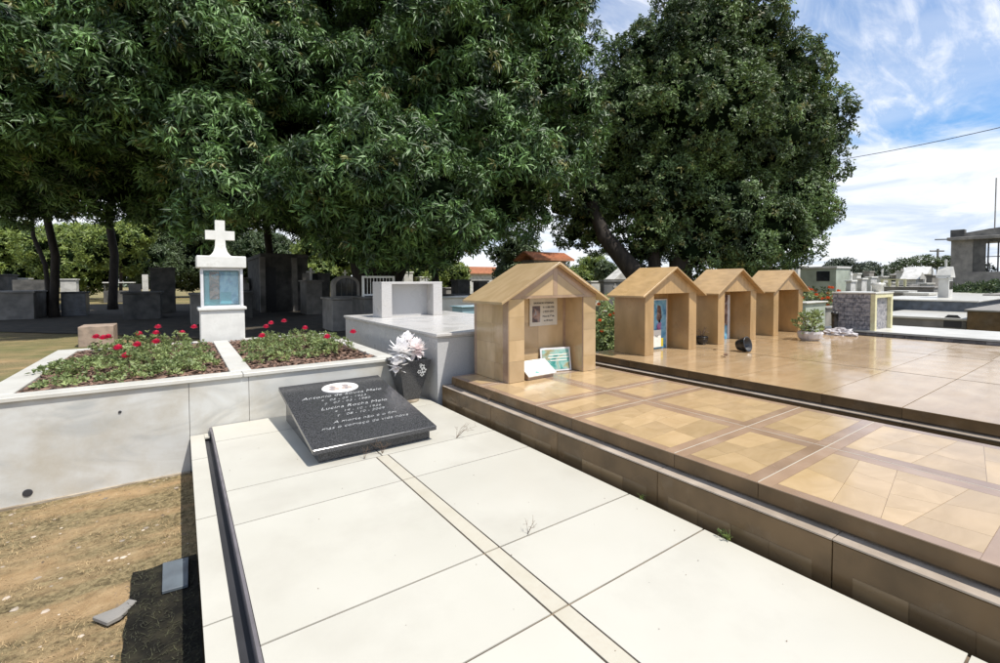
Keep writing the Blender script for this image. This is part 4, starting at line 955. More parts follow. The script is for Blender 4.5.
# small white roofed tombs
def hut(label, pxl, pxc, pxr, D, ye, yr, m, rm, name='roofed_tomb', over=.15, z0=0):
    r, o_, b = simple(name, label, 'tomb', pxl, pxc, pxr, D, ye, m, z0=z0); x0, x1, y0, y1, zt_ = b; zr = hgt(yr, D)
    ob('roof', prism([(x0-over, zt_-.02), (x1+over, zt_-.02), ((x0+x1)/2, zr)], 1, y0-over, y1+over), rm, r, o_); 
    ob('opening', box(x0-.01, x0+.02, y0+(y1-y0)*.3, y1-(y1-y0)*.3, z0+.5, zt_-.35, 0), 'iron', r, o_); return r
hut('white tomb house with a white pitched roof, the larger and farther of the pair', 905, 925, 932, 36, 275, 267.5, 'whitefar', 'whitefar')
hut('small white tomb house with a white pitched roof, nearer of the pair', 903, 916, 923, 31, 280, 273, 'whitefar', 'whitefar')
hut('pinkish distant house with a grey roof left of the white tomb houses', 888, 898, 904, 55, 276, 268, 'conc', 'conc', name='distant_house')
# pale green box house
r, o_, b = simple('tomb_house', 'pale green box-shaped tomb house with one small dark window', 'tomb', 800, 836, 850, 25, 267, 'green_w', lid=.12, lidm='whitefar')
x0, x1, y0, y1, zt_ = b; yw = coly(823, x0)
ob('window', box(x0-.015, x0+.02, yw-.32, yw+.32, 1.55, 2.1, 0), 'glass_d', r, o_)
for (pl, pc_, pr_x, D, yt, m, lab) in ((846, 851, 856, 22, 281, 'whitefar', 'small white tomb with a cross, leftmost of the little cluster'), (857, 862, 867, 24, 279, 'whitefar', 'small grey-white tomb in the cluster, second from the left'), (866, 871, 877, 27, 277.5, 'whitefar', 'white tomb in the cluster with bluish shade, farther back'), (872, 878, 884, 20, 284, 'slabw', 'cream tomb block just behind the stone clad headstone'), (790, 798, 806, 40, 266, 'whitefar', 'distant white wall tomb left of the pale green house'), (838, 843, 847, 26, 275, 'conc', 'thin grey tomb right of the pale green house')):
    r, o_, b = simple('small_tomb', lab, 'tomb', pl, pc_, pr_x, D, yt, m, lid=.08, lidm='white')
    if 'cross' in lab:
        x, y, z = (b[0]+b[1])/2, (b[2]+b[3])/2, b[4]; bm = box(x-.04, x+.04, y-.03, y+.03, z+.001, z+.42, 0); box(x-.14, x+.14, y-.031, y+.031, z+.24, z+.32, 0, bm); ob('cross', bm, 'white', r, o_)
simple('green_box_tomb', 'pale green-white square tomb block behind the wrapped plant basket', 'tomb', 796, 806, 826, 11.6, 303, 'green_w', lid=.04, lidm='slabw')
simple('grey_tomb_block', 'small dark grey block with a pale top beside the green-white block', 'tomb', 818, 826, 842, 12.6, 308, 'conc', lid=.05, lidm='conc')
for (pl, pc_, pr_x, D, yt, m, lab, cr) in (
    (842, 846, 849, 33, 276, 'whitefar', 'tiny whitewashed tomb just right of the pale green tomb house', 1),
    (852, 857, 861, 38, 274, 'white', 'bright white little tomb behind the cluster, its left half', 0),
    (863, 869, 874, 42, 272, 'conc', 'grey distant tomb block above the cluster of little tombs', 0),
    (876, 882, 888, 34, 277, 'whitefar', 'whitish tomb behind the left end of the yellow railing', 1),
    (886, 892, 898, 30, 283, 'slabw', 'cream tomb directly behind the yellow railing', 0),
    (896, 903, 909, 44, 272, 'whitefar', 'far white tomb between the railing and the white tomb houses', 0),
    (926, 932, 938, 34, 276, 'conc', 'grey tomb between the white tomb houses and the slender shrine', 1),
    (918, 926, 934, 27, 284, 'slabw', 'pale low tomb in front of the white tomb houses', 0),
    (898, 908, 920, 26, 286, 'conc', 'low grey tomb before the smaller white tomb house', 0)):
    r, o_, b = simple('distant_tomb', lab, 'tomb', pl, pc_, pr_x, D, yt, m, lid=.1, over=.06)
    if cr:
        x, y, z = (b[0]+b[1])/2, (b[2]+b[3])/2, b[4]; bm = box(x-.05, x+.05, y-.04, y+.04, z+.001, z+.55, 0); box(x-.18, x+.18, y-.041, y+.041, z+.32, z+.41, 0, bm); ob('cross', bm, 'whitefar', r, o_)
# utility pole far away, power line, antenna
c = spot(937, 60); r = thing('utility_pole', 'distant grey utility pole with a crossbar above the rooftops', 'pole', (c.x, c.y, 0)); zt_ = hgt(250, 60)
ob('post', tube([(c.x, c.y, 0), (c.x, c.y, zt_)], .12, 8), 'conc', r, (c.x, c.y, 0)); ob('crossbar', tube([spot(930, 60, 251), spot(944, 60, 251)], .10, 6), 'conc', r, (c.x, c.y, 0))
p0, p1 = spot(780, 34, 168), spot(1160, 17, 88); pts = [p0.lerp(p1, t)-Vector((0, 0, .35*4*t*(1-t))) for t in [i/24 for i in range(25)]]
tag(ob('power_line', tube(pts, .018, 6), 'wire'), 'thin black power line crossing the sky at upper right', 'cable')

# ================= ruined building at far right =================
c = spot(950, 30); bx, byl = c.x, c.y; yr_ = coly(1120, bx)
r = thing('ruined_building', 'grey unfinished concrete building with an empty window and flat roof at the right edge', 'building', (bx, byl, 0)); o0 = (bx, byl, 0)
def zb2(y): return hgt(y, 29)
yw0 = coly(972, bx); th = .35
ob('wall', box(bx, bx+th, yw0+.002, byl, 0, 4.15, 0), 'conc', r, o0)
ob('wall', box(bx, bx+th, yr_, yw0, 0, 2.10, 0), 'conc', r, o0)
yp0, yp1 = coly(986.5, bx), coly(984, bx)
ob('wall', box(bx+.02, bx+th-.02, yp1, yw0-.002, 2.102, 4.13, 0), 'concd', r, o0)
ob('lintel', box(bx+.01, bx+th, yr_, yp1-.002, 3.98, 4.15, 0), 'concd', r, o0)
for px in (987, 997, 1009): yy = coly(px, bx); ob('window_mullion', box(bx+.1, bx+.16, yy-.035, yy+.035, 2.102, 3.978, 0), 'iron', r, o0)
ob('window_rail', box(bx+.11, bx+.15, yr_, yp1-.04, 3.02, 3.07, 0), 'iron', r, o0)
ob('roof_slab', box(bx-.35, bx+5.2, yr_, byl+.15, 4.152, 4.36, .02), 'conc', r, o0)
ob('parapet', box(bx-.02, bx+.5, yw0+.4, byl+.05, 4.362, 4.86, .02), 'concd', r, o0)
ob('parapet', prism([(yw0+.398, 4.362), (yr_, 4.362), (yr_, 5.3), (yw0-.7, 4.80), (yw0+.398, 4.62)], 0, bx+.05, bx+.4), 'conc', r, o0)
ob('eave_rod', tube([(bx-.1, byl+.14, 4.26), (bx-.25, byl+.75, 4.28)], .04, 6), 'iron', r, o0)
ob('end_wall', box(bx+th+.002, bx+5, byl-th, byl-.01, 0, 4.15, 0), 'conc', r, o0)
c = spot(993, 33); tag(ob('antenna', tube([(c.x, c.y, 4.3), (c.x, c.y, hgt(180, 33))], .035, 6), 'conc'), 'tall thin antenna mast rising above the ruined building', 'antenna')

# ================= background under and beyond the left trees =================
simple('pale_tomb', 'weathered pale concrete tomb half in shade at the left edge', 'tomb', -40, 33, 38, 20, 289, 'conc', lid=.08)
simple('dark_tomb', 'low dark tomb block just behind the pale tomb at left', 'tomb', 12, 44, 50, 25, 278, 'concd')
simple('dark_tomb', 'dark tomb with a blue-grey side between the tree trunk and the canopy tomb', 'tomb', 60, 85, 96, 22, 290, 'bluec', lid=.07, lidm='concd')
r, o_, b = simple('canopy_tomb', 'dark tomb under a small white canopy roof beyond the left bed', 'tomb', 103, 132, 141, 37, 289, 'concd')
x0, x1, y0, y1, zt_ = b
ob('canopy', box(x0-.1, x1+.1, y0+.4, y1-.2, zt_+.62, zt_+.70, .01), 'white', r, o_)
for x in (x0, x1-.08):
    for y in (y0+.5, y1-.35): ob('canopy_post', box(x, x+.08, y, y+.08, zt_, zt_+.618, 0), 'concd', r, o_)
simple('white_post', 'sunlit white pillar stump to the right of the canopy tomb', 'pillar', 142, 148, 151, 38, 273, 'whitefar')
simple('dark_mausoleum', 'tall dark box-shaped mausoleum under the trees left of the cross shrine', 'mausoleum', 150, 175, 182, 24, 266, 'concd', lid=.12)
simple('grey_tomb', 'grey tomb block close behind the left side of the cross shrine', 'tomb', 166, 190, 205, 17, 292, 'conc', lid=.08)
simple('rough_stone_tomb', 'rough pinkish stone block tomb behind the left flower bed', 'tomb', 76, 112, 146, 11.6, 324, 'roughstone')
# pillared mausoleum
r, o_, b = simple('pillared_mausoleum', 'tall dark mausoleum with pale pillars under the middle tree', 'mausoleum', 248, 262, 308, 24, 252, 'concd', lid=.2)
x0, x1, y0, y1, zt_ = b
for px in (257.5, 294): x = colx(px, y0-.05) if px > 262 else x0; ob('pillar', box(x-.13, x+.13, y0-.30, y0-.04, 0, zt_-.21, .01), 'conc', r, o_)
ob('door', box(colx(270, y0)-.5, colx(276, y0), y0-.02, y0+.01, .1, 2.4, 0), 'iron', r, o_)
# dark ground sheet: the shade under the trees painted as colour
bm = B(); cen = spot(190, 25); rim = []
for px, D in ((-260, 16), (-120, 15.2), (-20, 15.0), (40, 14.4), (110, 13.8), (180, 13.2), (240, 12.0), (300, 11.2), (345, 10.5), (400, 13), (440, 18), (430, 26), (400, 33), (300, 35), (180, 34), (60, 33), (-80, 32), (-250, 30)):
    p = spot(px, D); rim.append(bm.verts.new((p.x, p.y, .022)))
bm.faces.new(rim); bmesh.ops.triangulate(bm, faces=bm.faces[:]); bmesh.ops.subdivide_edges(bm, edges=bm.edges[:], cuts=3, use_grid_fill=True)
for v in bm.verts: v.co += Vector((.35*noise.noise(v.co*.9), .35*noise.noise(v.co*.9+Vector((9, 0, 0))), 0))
MT['tree_shade'] = mat('tree_shade_paint', (.075,.058,.038), (.03,.026,.018), .95, ns=3, detail=9, bump=.7, bs=12, dirt=((.13,.10,.06), 1.2, .55, .8, .6))
ob('tree_shade_sheet', bm, 'tree_shade')['kind'] = 'structure'
for (pl, pc_, pr_x, D, yt, m, lab, nm, cr) in (
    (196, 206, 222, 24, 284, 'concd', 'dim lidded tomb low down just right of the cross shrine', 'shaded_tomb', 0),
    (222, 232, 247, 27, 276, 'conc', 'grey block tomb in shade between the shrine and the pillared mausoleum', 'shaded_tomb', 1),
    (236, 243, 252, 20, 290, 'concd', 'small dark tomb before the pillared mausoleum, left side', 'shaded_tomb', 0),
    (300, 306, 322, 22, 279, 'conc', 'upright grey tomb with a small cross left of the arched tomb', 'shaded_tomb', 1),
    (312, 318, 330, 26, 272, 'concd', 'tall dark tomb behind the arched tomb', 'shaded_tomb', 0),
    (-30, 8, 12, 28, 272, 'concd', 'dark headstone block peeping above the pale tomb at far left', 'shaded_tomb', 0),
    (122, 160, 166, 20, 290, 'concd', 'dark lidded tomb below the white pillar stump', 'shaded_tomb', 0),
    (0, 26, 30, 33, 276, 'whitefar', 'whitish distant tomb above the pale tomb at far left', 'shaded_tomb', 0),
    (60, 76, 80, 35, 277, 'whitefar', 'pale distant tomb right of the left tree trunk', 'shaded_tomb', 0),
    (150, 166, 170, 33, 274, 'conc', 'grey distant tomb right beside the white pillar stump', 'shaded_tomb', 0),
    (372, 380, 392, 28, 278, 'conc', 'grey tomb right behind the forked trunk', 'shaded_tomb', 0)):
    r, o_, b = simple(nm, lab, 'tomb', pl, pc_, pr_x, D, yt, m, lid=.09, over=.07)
    if D < 25: ob('headstone', box(b[0]+.1, b[0]+.55, b[3]-.2, b[3]-.08, b[4]+.001, b[4]+.34, .01), 'conc', r, o_)
    if cr:
        x, y, z = (b[0]+b[1])/2, (b[2]+b[3])/2, b[4]; bm = box(x-.05, x+.05, y-.04, y+.04, z+.001, z+.62, 0); box(x-.2, x+.2, y-.041, y+.041, z+.36, z+.46, 0, bm); ob('cross', bm, 'whitefar', r, o_)
# arched niche tomb
r, o_, b = simple('arched_tomb', 'grey tomb with a white arched headstone niche behind the right flower bed', 'tomb', 322, 332, 372, 14.5, 297, 'conc', lid=.07)
x0, x1, y0, y1, zt_ = b; ax0, ax1 = x0+.1, x0+.98; am = (ax0+ax1)/2; az = zt_
def arch(x0_, x1_, z0_, zs, n=12): return [(x0_, z0_), (x1_, z0_)]+[((x0_+x1_)/2+(x1_-x0_)/2*math.cos(t), zs+(x1_-x0_)*.34*math.sin(t)) for t in [math.pi*k/n for k in range(n+1)]]
ob('arched_headstone', prism(arch(ax0, ax1, az+.001, az+.42), 1, y0+.3, y0+.6), 'conc', r, o_)
ob('niche', prism(arch(ax0+.10, ax1-.10, az+.05, az+.40), 1, y0+.285, y0+.305), 'glass_d', r, o_)
for k in range(1, 4): x = ax0+.1+(ax1-ax0-.2)*k/4; ob('lattice_bar', box(x-.008, x+.008, y0+.27, y0+.284, az+.05, az+.6, 0), 'concd', r, o_)
bm = box(am-.02, am+.02, y0+.42, y0+.46, az+.68, az+.90, 0); box(am-.07, am+.07, y0+.419, y0+.461, az+.79, az+.83, 0, bm); ob('cross', bm, 'white', r, o_)
# white framed railing headstone
r, o_, b = simple('railed_tomb', 'dark tomb topped by a white framed grille, behind the grey granite tomb', 'tomb', 352, 364, 398, 13.2, 296, 'concd', lid=.06)
x0, x1, y0, y1, zt_ = b; za, zb3 = zt_+.001, hgt(275, 13.2)
for a, b_, c1_, d1 in ((x0+.02, x0+.08, za, zb3), (x1-.08, x1-.02, za, zb3)): ob('grille_post', box(a, b_, y0+.2, y0+.27, c1_, d1, .003), 'white', r, o_)
ob('grille_rail', box(x0+.082, x1-.082, y0+.21, y0+.26, zb3-.06, zb3, .003), 'white', r, o_); ob('grille_rail', box(x0+.082, x1-.082, y0+.21, y0+.26, za+.02, za+.07, .003), 'white', r, o_)
for k in range(1, 9): x = x0+.08+(x1-x0-.16)*k/9; ob('grille_bar', box(x-.008, x+.008, y0+.225, y0+.245, za+.071, zb3-.061, 0), 'white', r, o_)
# beyond the grey granite tomb
for (pl, pc_, pr_x, D, yt, m, lab, nm) in (
    (399, 404, 413, 34, 271, 'whitefar', 'whitewashed tomb house seen left of the slim tree trunk', 'white_tomb'),
    (412, 420, 436, 40, 276, 'whitefar', 'row of low whitewashed tombs behind the slim tree trunk', 'white_tomb'),
    (440, 446, 458, 30, 287, 'conc', 'low grey tomb beyond the grey granite headstone', 'low_tomb'),
    (451, 458, 470, 22, 279, 'concd', 'dark tomb block, left of the two seen beside the inlaid chapel roof', 'dark_tomb'),
    (473, 479, 488, 22, 280, 'concd', 'dark tomb block, right of the two seen beside the inlaid chapel roof', 'dark_tomb'),
    (444, 455, 476, 19, 294, 'concd', 'low dark tomb below the two dark blocks', 'dark_tomb'),
    (584, 591, 600, 30, 281, 'whitefar', 'white tombs seen between the first two chapels', 'white_tomb'),
    (600, 604, 640, 17, 280, 'concd', 'dark grey wall tomb with a small cross between the first two chapels', 'wall_tomb'),
    (700, 712, 770, 28, 272, 'concd', 'dark tombs in the shade of the right tree', 'dark_tomb'),
    (758, 766, 786, 38, 267, 'whitefar', 'white tomb wall seen past the right tree above the last chapel', 'white_tomb')):
    r, o_, b = simple(nm, lab, 'tomb', pl, pc_, pr_x, D, yt, m, lid=.08, lidm='white' if m == 'whitefar' else m)
    if 'small cross' in lab:
        x, y, z = b[0]+.6, b[2], 1.15; bm = box(x-.03, x+.03, y-.02, y-.001, z, z+.36, 0); box(x-.11, x+.11, y-.021, y-.001, z+.2, z+.26, 0, bm); ob('cross', bm, 'conc', r, o_)
hut('white gabled tomb roof behind the leaning trunk of the right tree', 608, 614, 640, 30, 279, 266, 'whitefar', 'whitefar', z0=0)
c = spot(455, 13); tag(ob('kerb_tomb', box(c.x-.9, c.x+1.0, c.y-.4, c.y+.3, 0, .62, .01), 'concd'), 'low dark kerbed tomb edge beyond the grey granite tomb', 'tomb')
simple('blue_tiled_tomb', 'low pale blue tiled tomb edge left of the inlaid chapel', 'tomb', 452, 462, 520, 11.5, 306, 'pool', lid=.03, lidm='pool')
simple('pale_slab_tomb', 'wide pale flat tomb beyond the grey granite headstone', 'tomb', 420, 436, 540, 14.8, 297, 'slabw', lid=.04, lidm='slabw')
# house with clay roof right behind the nearest chapel
def tiled_house(label, pxl, pxc, pxr, D, ye, yr, wall='conc', chim=False, nm='house'):
    c = spot(pxc, D); x0, y0 = c.x, c.y; x1 = colx(pxr, y0); y1 = coly(pxl, x0); ze, zr = hgt(ye, D), hgt(yr, D); org = ((x0+x1)/2, (y0+y1)/2, 0)
    r = thing(nm, label, 'house', org); ob('wall', box(x0, x1, y0, y1, 0, ze, 0), wall, r, org)
    yo = .3; ym = (y0+y1)/2
    for s in (0, 1):
        ya_, yb_ = (y0-yo, ym) if s == 0 else (y1+yo, ym)
        n = 9
        for i in range(n):
            t0, t1 = i/n, (i+1)/n; A = (ya_+(yb_-ya_)*t0, ze+(zr-ze)*t0); Bq = (ya_+(yb_-ya_)*t1, ze+(zr-ze)*t1-.02)
            ob('tile_course', prism([(A[0], A[1]-.03), (Bq[0], Bq[1]-.03), (Bq[0], Bq[1]+.04), (A[0], A[1]+.07)], 0, x0-.25, x1+.25), 'tile_orange', r, org)
    return r
tiled_house('grey brick house with an orange clay tile roof rising behind the nearest chapel', 522, 534, 566, 20, 259.5, 251.5)
tiled_house('distant white house with an orange clay roof left of the nearest chapel', 462, 470, 520, 48, 273, 266, 'whitefar')
tiled_house('distant white house with a faded orange roof, farthest left of the houses', 440, 462, 472, 60, 273, 268, 'whitefar')

# ================= vegetation =================
def lobe(px, py, D, r_):
    p = spot(px, D, py); return (p.x, p.y, p.z, r_)
def trunk(px, D, y0, r0, y1=None, px1=None, wob=.15, dz=0):
    a = spot(px, D); b_ = spot(px1 if px1 is not None else px, D, y1 if y1 is not None else 100)
    pts = [Vector((a.x, a.y, -.1)), Vector((a.x, a.y, .5))]
    for t in (.35, .6, .85, 1): q = Vector((a.x, a.y, .5)).lerp(b_, t); pts.append(q+Vector((wob*math.sin(t*7), wob*math.cos(t*5), 0)))
    return pts, [r0*1.35, r0*1.05, r0*.95, r0*.85, r0*.7, r0*.5]
# left mango
L1 = [lobe(*q) for q in ((-70, 40, 13.5, 2.3), (20, 30, 13.5, 2.1), (95, 75, 12.8, 1.9), (160, 30, 13.5, 2.0), (50, -60, 14.5, 2.4), (150, -60, 15, 2.3), (235, 65, 13.8, 1.7), (255, 15, 15, 1.8),
    (300, 75, 14.6, 1.15), (215, 140, 13.2, 1.25), (240, 190, 12.6, .85), (215, 215, 13.2, .6), (150, 130, 14.0, 1.6), (-20, 110, 12.0, 1.35), (60, 140, 15, 1.8), (-60, 150, 15, 1.8), (20, 185, 17, 1.6), (110, 180, 17, 1.7), (180, 190, 18, 1.8), (0, 60, 18, 3), (120, 60, 19, 3), (240, 80, 19, 3), (60, 150, 20, 2.6), (190, 150, 21, 2.6))]
a = spot(53, 21)
tr = [trunk(53, 21, 0, .17, 160, 50), trunk(49, 22, 0, .10, 190, 30)]
tree('mango_tree', 'dense mango tree with bright drooping leaf tufts filling the upper left', L1, 'mango', 10, .25, .056, 46, 'mango', tr, (a.x, a.y, 0), seed=2, core=.60, clump=.80)
# middle mango
L2 = [lobe(*q) for q in ((372, 165, 13.0, 2.0), (330, 185, 13.2, 1.3), (430, 195, 13.0, 1.35), (390, 215, 13.4, 1.2), (368, 75, 15.5, 1.1), (395, 120, 15, 1.4), (450, 45, 15.5, 2.2), (500, -20, 16, 2.6), (400, -20, 17, 2.3), (480, 110, 15.5, 1.9), (520, 165, 15, 1.35), (540, 75, 16, 1.5), (580, 105, 16.5, .6), (505, 205, 16, 1.2), (385, 238, 13.9, .75), (428, 236, 14.2, .7), (345, 226, 14.2, .7), (465, 225, 14.5, .7),
    (540, 10, 17, 1.9), (548, -60, 18, 2.0), (586, 50, 17, .45), (295, 0, 19.5, 2.3), (250, -70, 21, 3.4), (322, 70, 18.3, 1.7), (300, 140, 17.6, 1.6), (400, 120, 19, 3), (480, 120, 20, 3.2), (350, -50, 19, 3), (560, 130, 19.5, 1.8), (460, 205, 19, 2.0), (350, 205, 18, 1.9), (275, 195, 17.8, 1.35), (560, 160, 17, .9))]
a = spot(378, 17)
def limb(*q): return [spot(px, D, y) for px, D, y in q]
tr = [([Vector((a.x, a.y, -.1)), Vector((a.x, a.y, .9))]+limb((365, 17, 255), (345, 17, 225), (325, 17.5, 180), (300, 18, 120)), [.95, .75, .6, .5, .4, .25]),
      (limb((384, 17, 275), (400, 17, 250), (420, 17, 215), (440, 17.5, 160), (450, 18, 100)), [.7, .55, .45, .35, .2])]
tree('mango_tree', 'large spreading mango tree with a forked dark trunk in the middle', L2, 'mango', 10, .25, .056, 40, 'mango', tr, (a.x, a.y, 0), seed=5, core=.60, clump=.80)
for lobs, tp, lab, sd in ((((-120,150,24,3.2), (-40,140,25,3.0), (40,150,26,2.8), (110,150,26,2.8), (180,160,25,2.8), (60,60,27,4), (-60,40,27,4), (160,60,28,4), (140,185,29,2.2), (20,190,29,2.0)), (112, 27), 'dark mango tree added for shade behind the left mango', 31),
    (((230,150,24,2.8), (300,165,25,2.6), (360,170,25,2.8), (420,180,26,2.4), (270,70,27,4), (370,70,27,4), (230,205,27,2.0), (300,215,28,1.9), (350,225,27,1.6), (480,180,26,2.2), (520,200,27,1.5)), (268, 26), 'dark mango tree added for shade behind the forked middle tree', 32)):
    a = spot(*tp); tree('mango_tree', lab, [lobe(*q) for q in lobs], 'mango', 9, .42, .10, 9, 'mango', [trunk(tp[0], tp[1], 0, .22, 170)], (a.x, a.y, 0), seed=sd, core=.72)  # both back trees added to shade the ground below
# right tree
L3 = []
for (px, py, D, r_) in ((700, 120, 23, 4.3), (640, 130, 24, 3.8), (755, 130, 23.5, 3.9), (700, 55, 23.5, 3.3), (690, 15, 24, 2.2), (735, 40, 23.5, 2.7), (785, 75, 23.5, 2.1), (815, 120, 23.5, 1.75), (812, 165, 23.5, 1.55), (790, 205, 23, 1.9), (815, 205, 23.4, 1.05), (646, 62, 24.5, 2.1), (590, 196, 22.6, .8), (572, 232, 24, .7), (648, 232, 21.6, .6), (660, 200, 23, 3.0), (720, 215, 22.5, 2.9), (765, 235, 22.5, 2.0), (690, 250, 22, 1.4), (745, 250, 22, 1.2),
    (605, 180, 24.5, 2.3), (585, 215, 24, 1.2), (610, 110, 25, 2.0), (600, 235, 24, .8), (560, 205, 24.5, .9), (640, 250, 23.5, .9), (800, 245, 22.6, .75)): L3.append(lobe(px, py, D, r_*.93))
a = spot(655, 22)
tr = [([Vector(tuple(spot(648, 21.5))[:2]+(-.1,))]+limb((643, 21.5, 283), (622, 21.8, 258), (604, 22, 236), (592, 22.5, 205), (590, 23, 165)), [.62, .52, .42, .36, .3, .2]),
      ([Vector(tuple(spot(652, 22))[:2]+(-.1,))]+limb((655, 22, 270), (652, 22.5, 235), (655, 23, 180)), [.35, .3, .26, .2]),
      ([Vector(tuple(spot(684, 22))[:2]+(-.1,))]+limb((680, 22, 262), (688, 22.5, 225), (700, 23, 160)), [.6, .5, .42, .3])]
tree('broad_tree', 'big round-crowned dark tree with a leaning trunk behind the tan chapels', L3, 'broad', 7, .19, .085, 38, 'mangob', tr, (a.x, a.y, 0), seed=9, core=.6, flat=1.0, upw=.35, clump=.62)
# slim trunk tree behind, further trees and bushes
def far_tree(px, D, ytop, w_, label, m, name='tree', low=.35, kind='broad', L=.3, dens=9, tr_=.14, nl=7, seed=1):
    rs = random.Random(seed); zt_ = hgt(ytop, D); c = spot(px, D); lob = []
    for i in range(nl):
        a = rs.uniform(0, 6.28); q = rs.uniform(.1, .6)*w_/2; z = zt_*(low + (1-low)*rs.uniform(.25, .85)); r_ = w_*rs.uniform(.22, .34)
        r_ = min(r_, zt_-z+.1*w_) if zt_-z > .1 else w_*.15
        lob.append((c.x+q*math.cos(a), c.y+q*math.sin(a), z, max(.25, r_)))
    return tree(name, label, lob, kind, 7, L, L*.4, dens, m, [([(c.x, c.y, -.1), (c.x+.1, c.y, zt_*.4), (c.x, c.y+.1, zt_*.75)], [tr_, tr_*.8, tr_*.4])], (c.x, c.y, 0), seed=seed, core=.55, flat=.85, upw=.3)
far_tree(434, 24, 235, 3.4, 'slim dark-trunked tree standing behind the grey granite headstone', 'mango', 'slim_tree', low=.65, tr_=.26, seed=3)
MT['haze_leaf'] = mat('distant_foliage', (.16,.19,.13), (.10,.12,.09), .8, ns=.2, isl=.2)
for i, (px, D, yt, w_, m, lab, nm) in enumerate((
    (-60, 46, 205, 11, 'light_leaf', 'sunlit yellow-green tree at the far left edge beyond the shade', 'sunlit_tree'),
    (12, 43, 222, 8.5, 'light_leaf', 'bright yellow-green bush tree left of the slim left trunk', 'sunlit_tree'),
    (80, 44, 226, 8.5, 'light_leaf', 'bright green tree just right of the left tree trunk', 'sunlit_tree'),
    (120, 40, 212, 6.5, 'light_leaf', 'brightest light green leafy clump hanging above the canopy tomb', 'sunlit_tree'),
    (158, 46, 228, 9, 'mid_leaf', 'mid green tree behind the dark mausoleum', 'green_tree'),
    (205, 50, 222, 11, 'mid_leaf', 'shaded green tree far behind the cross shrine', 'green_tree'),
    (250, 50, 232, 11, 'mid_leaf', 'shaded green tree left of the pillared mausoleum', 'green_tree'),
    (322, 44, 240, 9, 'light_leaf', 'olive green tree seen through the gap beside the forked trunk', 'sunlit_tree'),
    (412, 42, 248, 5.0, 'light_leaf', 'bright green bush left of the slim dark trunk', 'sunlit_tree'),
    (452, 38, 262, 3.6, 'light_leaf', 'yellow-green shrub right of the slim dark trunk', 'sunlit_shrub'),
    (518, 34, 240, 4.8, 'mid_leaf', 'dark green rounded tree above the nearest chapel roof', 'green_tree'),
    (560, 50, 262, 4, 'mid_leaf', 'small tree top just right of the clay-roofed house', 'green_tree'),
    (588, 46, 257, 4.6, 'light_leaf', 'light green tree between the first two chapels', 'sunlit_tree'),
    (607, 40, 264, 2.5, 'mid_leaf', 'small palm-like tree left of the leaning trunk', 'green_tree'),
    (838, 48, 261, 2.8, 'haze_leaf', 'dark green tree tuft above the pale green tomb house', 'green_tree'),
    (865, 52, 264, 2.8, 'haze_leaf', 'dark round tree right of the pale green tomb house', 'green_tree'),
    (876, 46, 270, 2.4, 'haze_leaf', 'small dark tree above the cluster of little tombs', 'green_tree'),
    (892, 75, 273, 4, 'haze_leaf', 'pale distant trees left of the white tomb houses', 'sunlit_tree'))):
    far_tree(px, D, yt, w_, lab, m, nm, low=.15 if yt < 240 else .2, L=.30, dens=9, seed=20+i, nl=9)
# flat-topped tree
c = spot(917, 50); zt_ = hgt(258, 50)
lob = [(c.x+dx*.82, c.y-dx*.57, zt_-.7+dz, .75) for dx, dz in ((-3, -.5), (-1.8, 0), (-.6, .1), (.6, .35), (1.8, .1), (2.9, -.2), (3.4, .3))]
tree('flat_topped_tree', 'flat-topped tree on the skyline left of the ruined building', lob, 'broad', 7, .3, .12, 9, 'mid_leaf', [([(c.x, c.y, -.1), (c.x, c.y, zt_*.6), (c.x-1.5, c.y+1, zt_-.8)], [.25, .2, .1]), ([(c.x, c.y, zt_*.55), (c.x+1.6, c.y-1.1, zt_-.7)], [.16, .1])], (c.x, c.y, 0), seed=4, core=0, flat=.5)
# tree line that reads as one mass beyond everything
P = []; Nn = []
for i in range(7000):
    px = rnd.uniform(-330, 1250); D = rnd.uniform(150, 220); p = spot(px, D); h = 1.2+1.0*noise.noise(Vector((px*.02, 0, 1)))+1.0*noise.noise(Vector((px*.08, 3, 1)))
    if h < .8: h = .8
    P.append((p.x, p.y, rnd.uniform(-.3, h))); Nn.append((-.5, -.7, .4))
V, F = leaf_mass(np.array(P), np.array(Nn), 'broad', 6, 1.7, .8, random.Random(5)); tag(numesh('distant_woods', V, F, 'haze_leaf'), 'low band of distant trees along the horizon', 'woods', kind='stuff')
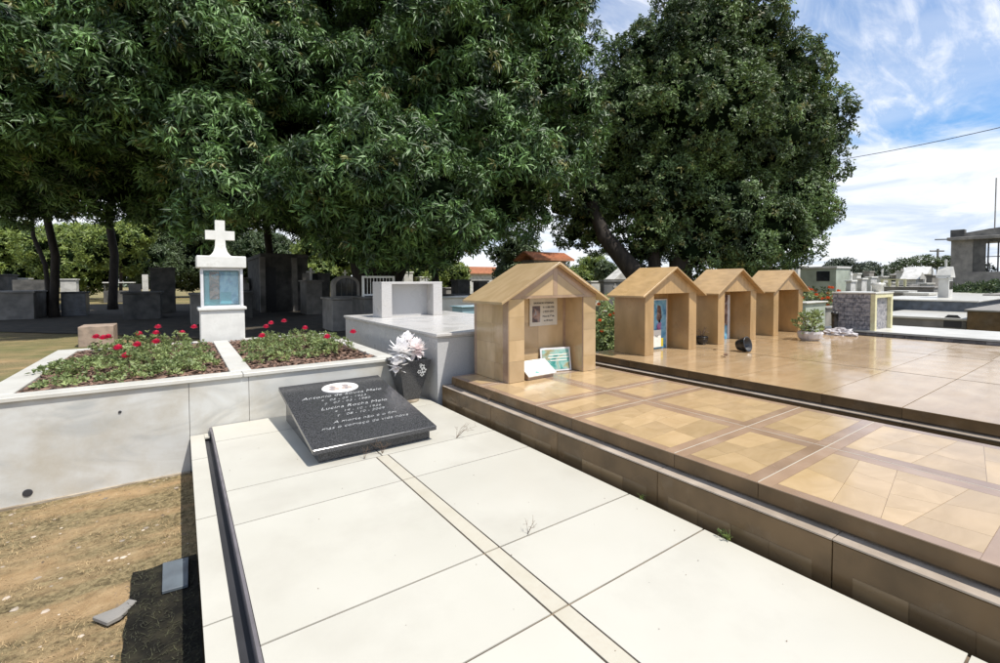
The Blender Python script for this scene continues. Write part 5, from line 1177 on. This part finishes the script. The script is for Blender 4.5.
# shrubs
def shrub(px, D, h, w_, label, m, flowers=0, fm='petal_red', z0=0, cat='shrub', name='shrub', L=.09, n=260, seed=1, fs=.05):
    rs = random.Random(seed); c = spot(px, D); r = thing(name, label, cat, (c.x, c.y, z0)); P = []; Nn = []
    for i in range(n):
        a, q = rs.uniform(0, 6.28), math.sqrt(rs.random()); z = h*rs.random()*(1-.5*q*q); P.append((w_/2*q*math.cos(a), w_/2*q*math.sin(a), z)); Nn.append((math.cos(a), math.sin(a), .5))
    V, F = leaf_mass(np.array(P), np.array(Nn), 'up', 7, L, L*.42, rs); numesh('foliage', V, F, m, r)
    bm = B()
    for i in range(8): p = P[i]; tube([(0, 0, -.02), (p[0]*.5, p[1]*.5, p[2]*.6), p], .008, 4, bm)
    ob('stem', bm, 'bark', r)
    for k in range(flowers):
        a, q = rs.uniform(0, 6.28), rs.uniform(.3, 1); z = h*(1-.45*q*q)*rs.uniform(.6, 1.08); bm = B(); p0 = (w_/2*q*math.cos(a), w_/2*q*math.sin(a), z)
        for j in range(9): az = j*2.4; th_ = rad(20+9*j); petal(bm, p0, (math.cos(az)*math.sin(th_), math.sin(az)*math.sin(th_), math.cos(th_)), fs, fs*.8, .2)
        ob('flower', bm, fm, r)
    return r
MT['petal_orange'] = mat('orange_petals', (.75, .20, .05), (.6, .12, .03), .5, ns=20, isl=.2, trans=.15)
shrub(603, 8.8, 1.35, 1.3, 'tall flowering shrub with pink and orange blooms between the first two chapels', 'shrub', 26, 'petal_orange', n=520, L=.10, seed=2, name='flowering_shrub', fs=.055)
shrub(612, 9.3, 1.0, 1.2, 'lower pink flowering shrub behind the first tan chapel', 'shrub', 16, 'petal_pink', n=400, L=.10, seed=3, name='flowering_shrub', fs=.055)
for i, (px, D, h, w_, lab, fl_, fm) in enumerate(((806, 18, 1.15, 2.2, 'orange flowering shrub behind the last tan chapel', 22, 'petal_orange'), (818, 20, 1.3, 2.4, 'mixed shrub with orange blooms below the pale green tomb house', 18, 'petal_orange'),
    (832, 17.5, 1.15, 1.8, 'orange-red flowering shrub left of the stone clad headstone', 26, 'petal_orange'), (815, 15, .95, 1.8, 'green shrub before the pale green tomb house', 4, 'petal_orange'))):
    shrub(px, D, h, w_, lab, 'mid_leaf' if i % 2 else 'shrub', fl_, fm, n=420, L=.13, seed=40+i, name='flowering_shrub', fs=.11)
for i, (px, D, h, w_, lab) in enumerate(((958, 26, 1.25, 2.2, 'dark shrub at the foot of the ruined building, left end'), (976, 24, 1.45, 2.6, 'dark green bush below the empty window of the ruined building'), (995, 23.5, 1.55, 2.6, 'dark green bush at the right edge before the ruined building'), (1015, 22, 1.6, 3.0, 'dark bush just outside the right side before the building'))):
    shrub(px, D, h, w_, lab, 'mid_leaf', 0, n=700, L=.22, seed=60+i, name='dark_bush')
shrub(982, 30.5, 2.9, 1.6, 'small leafy tree in front of the empty window of the ruined building', 'mid_leaf', 0, n=300, L=.2, seed=70, name='young_tree', cat='young tree')
shrub(852, 10.5, 1.02, .7, 'dry brownish shrub against the grey stone clad headstone', 'dry', 0, n=160, L=.07, seed=71, name='dry_shrub')
for i, px in enumerate((-30, 20)):
    pass
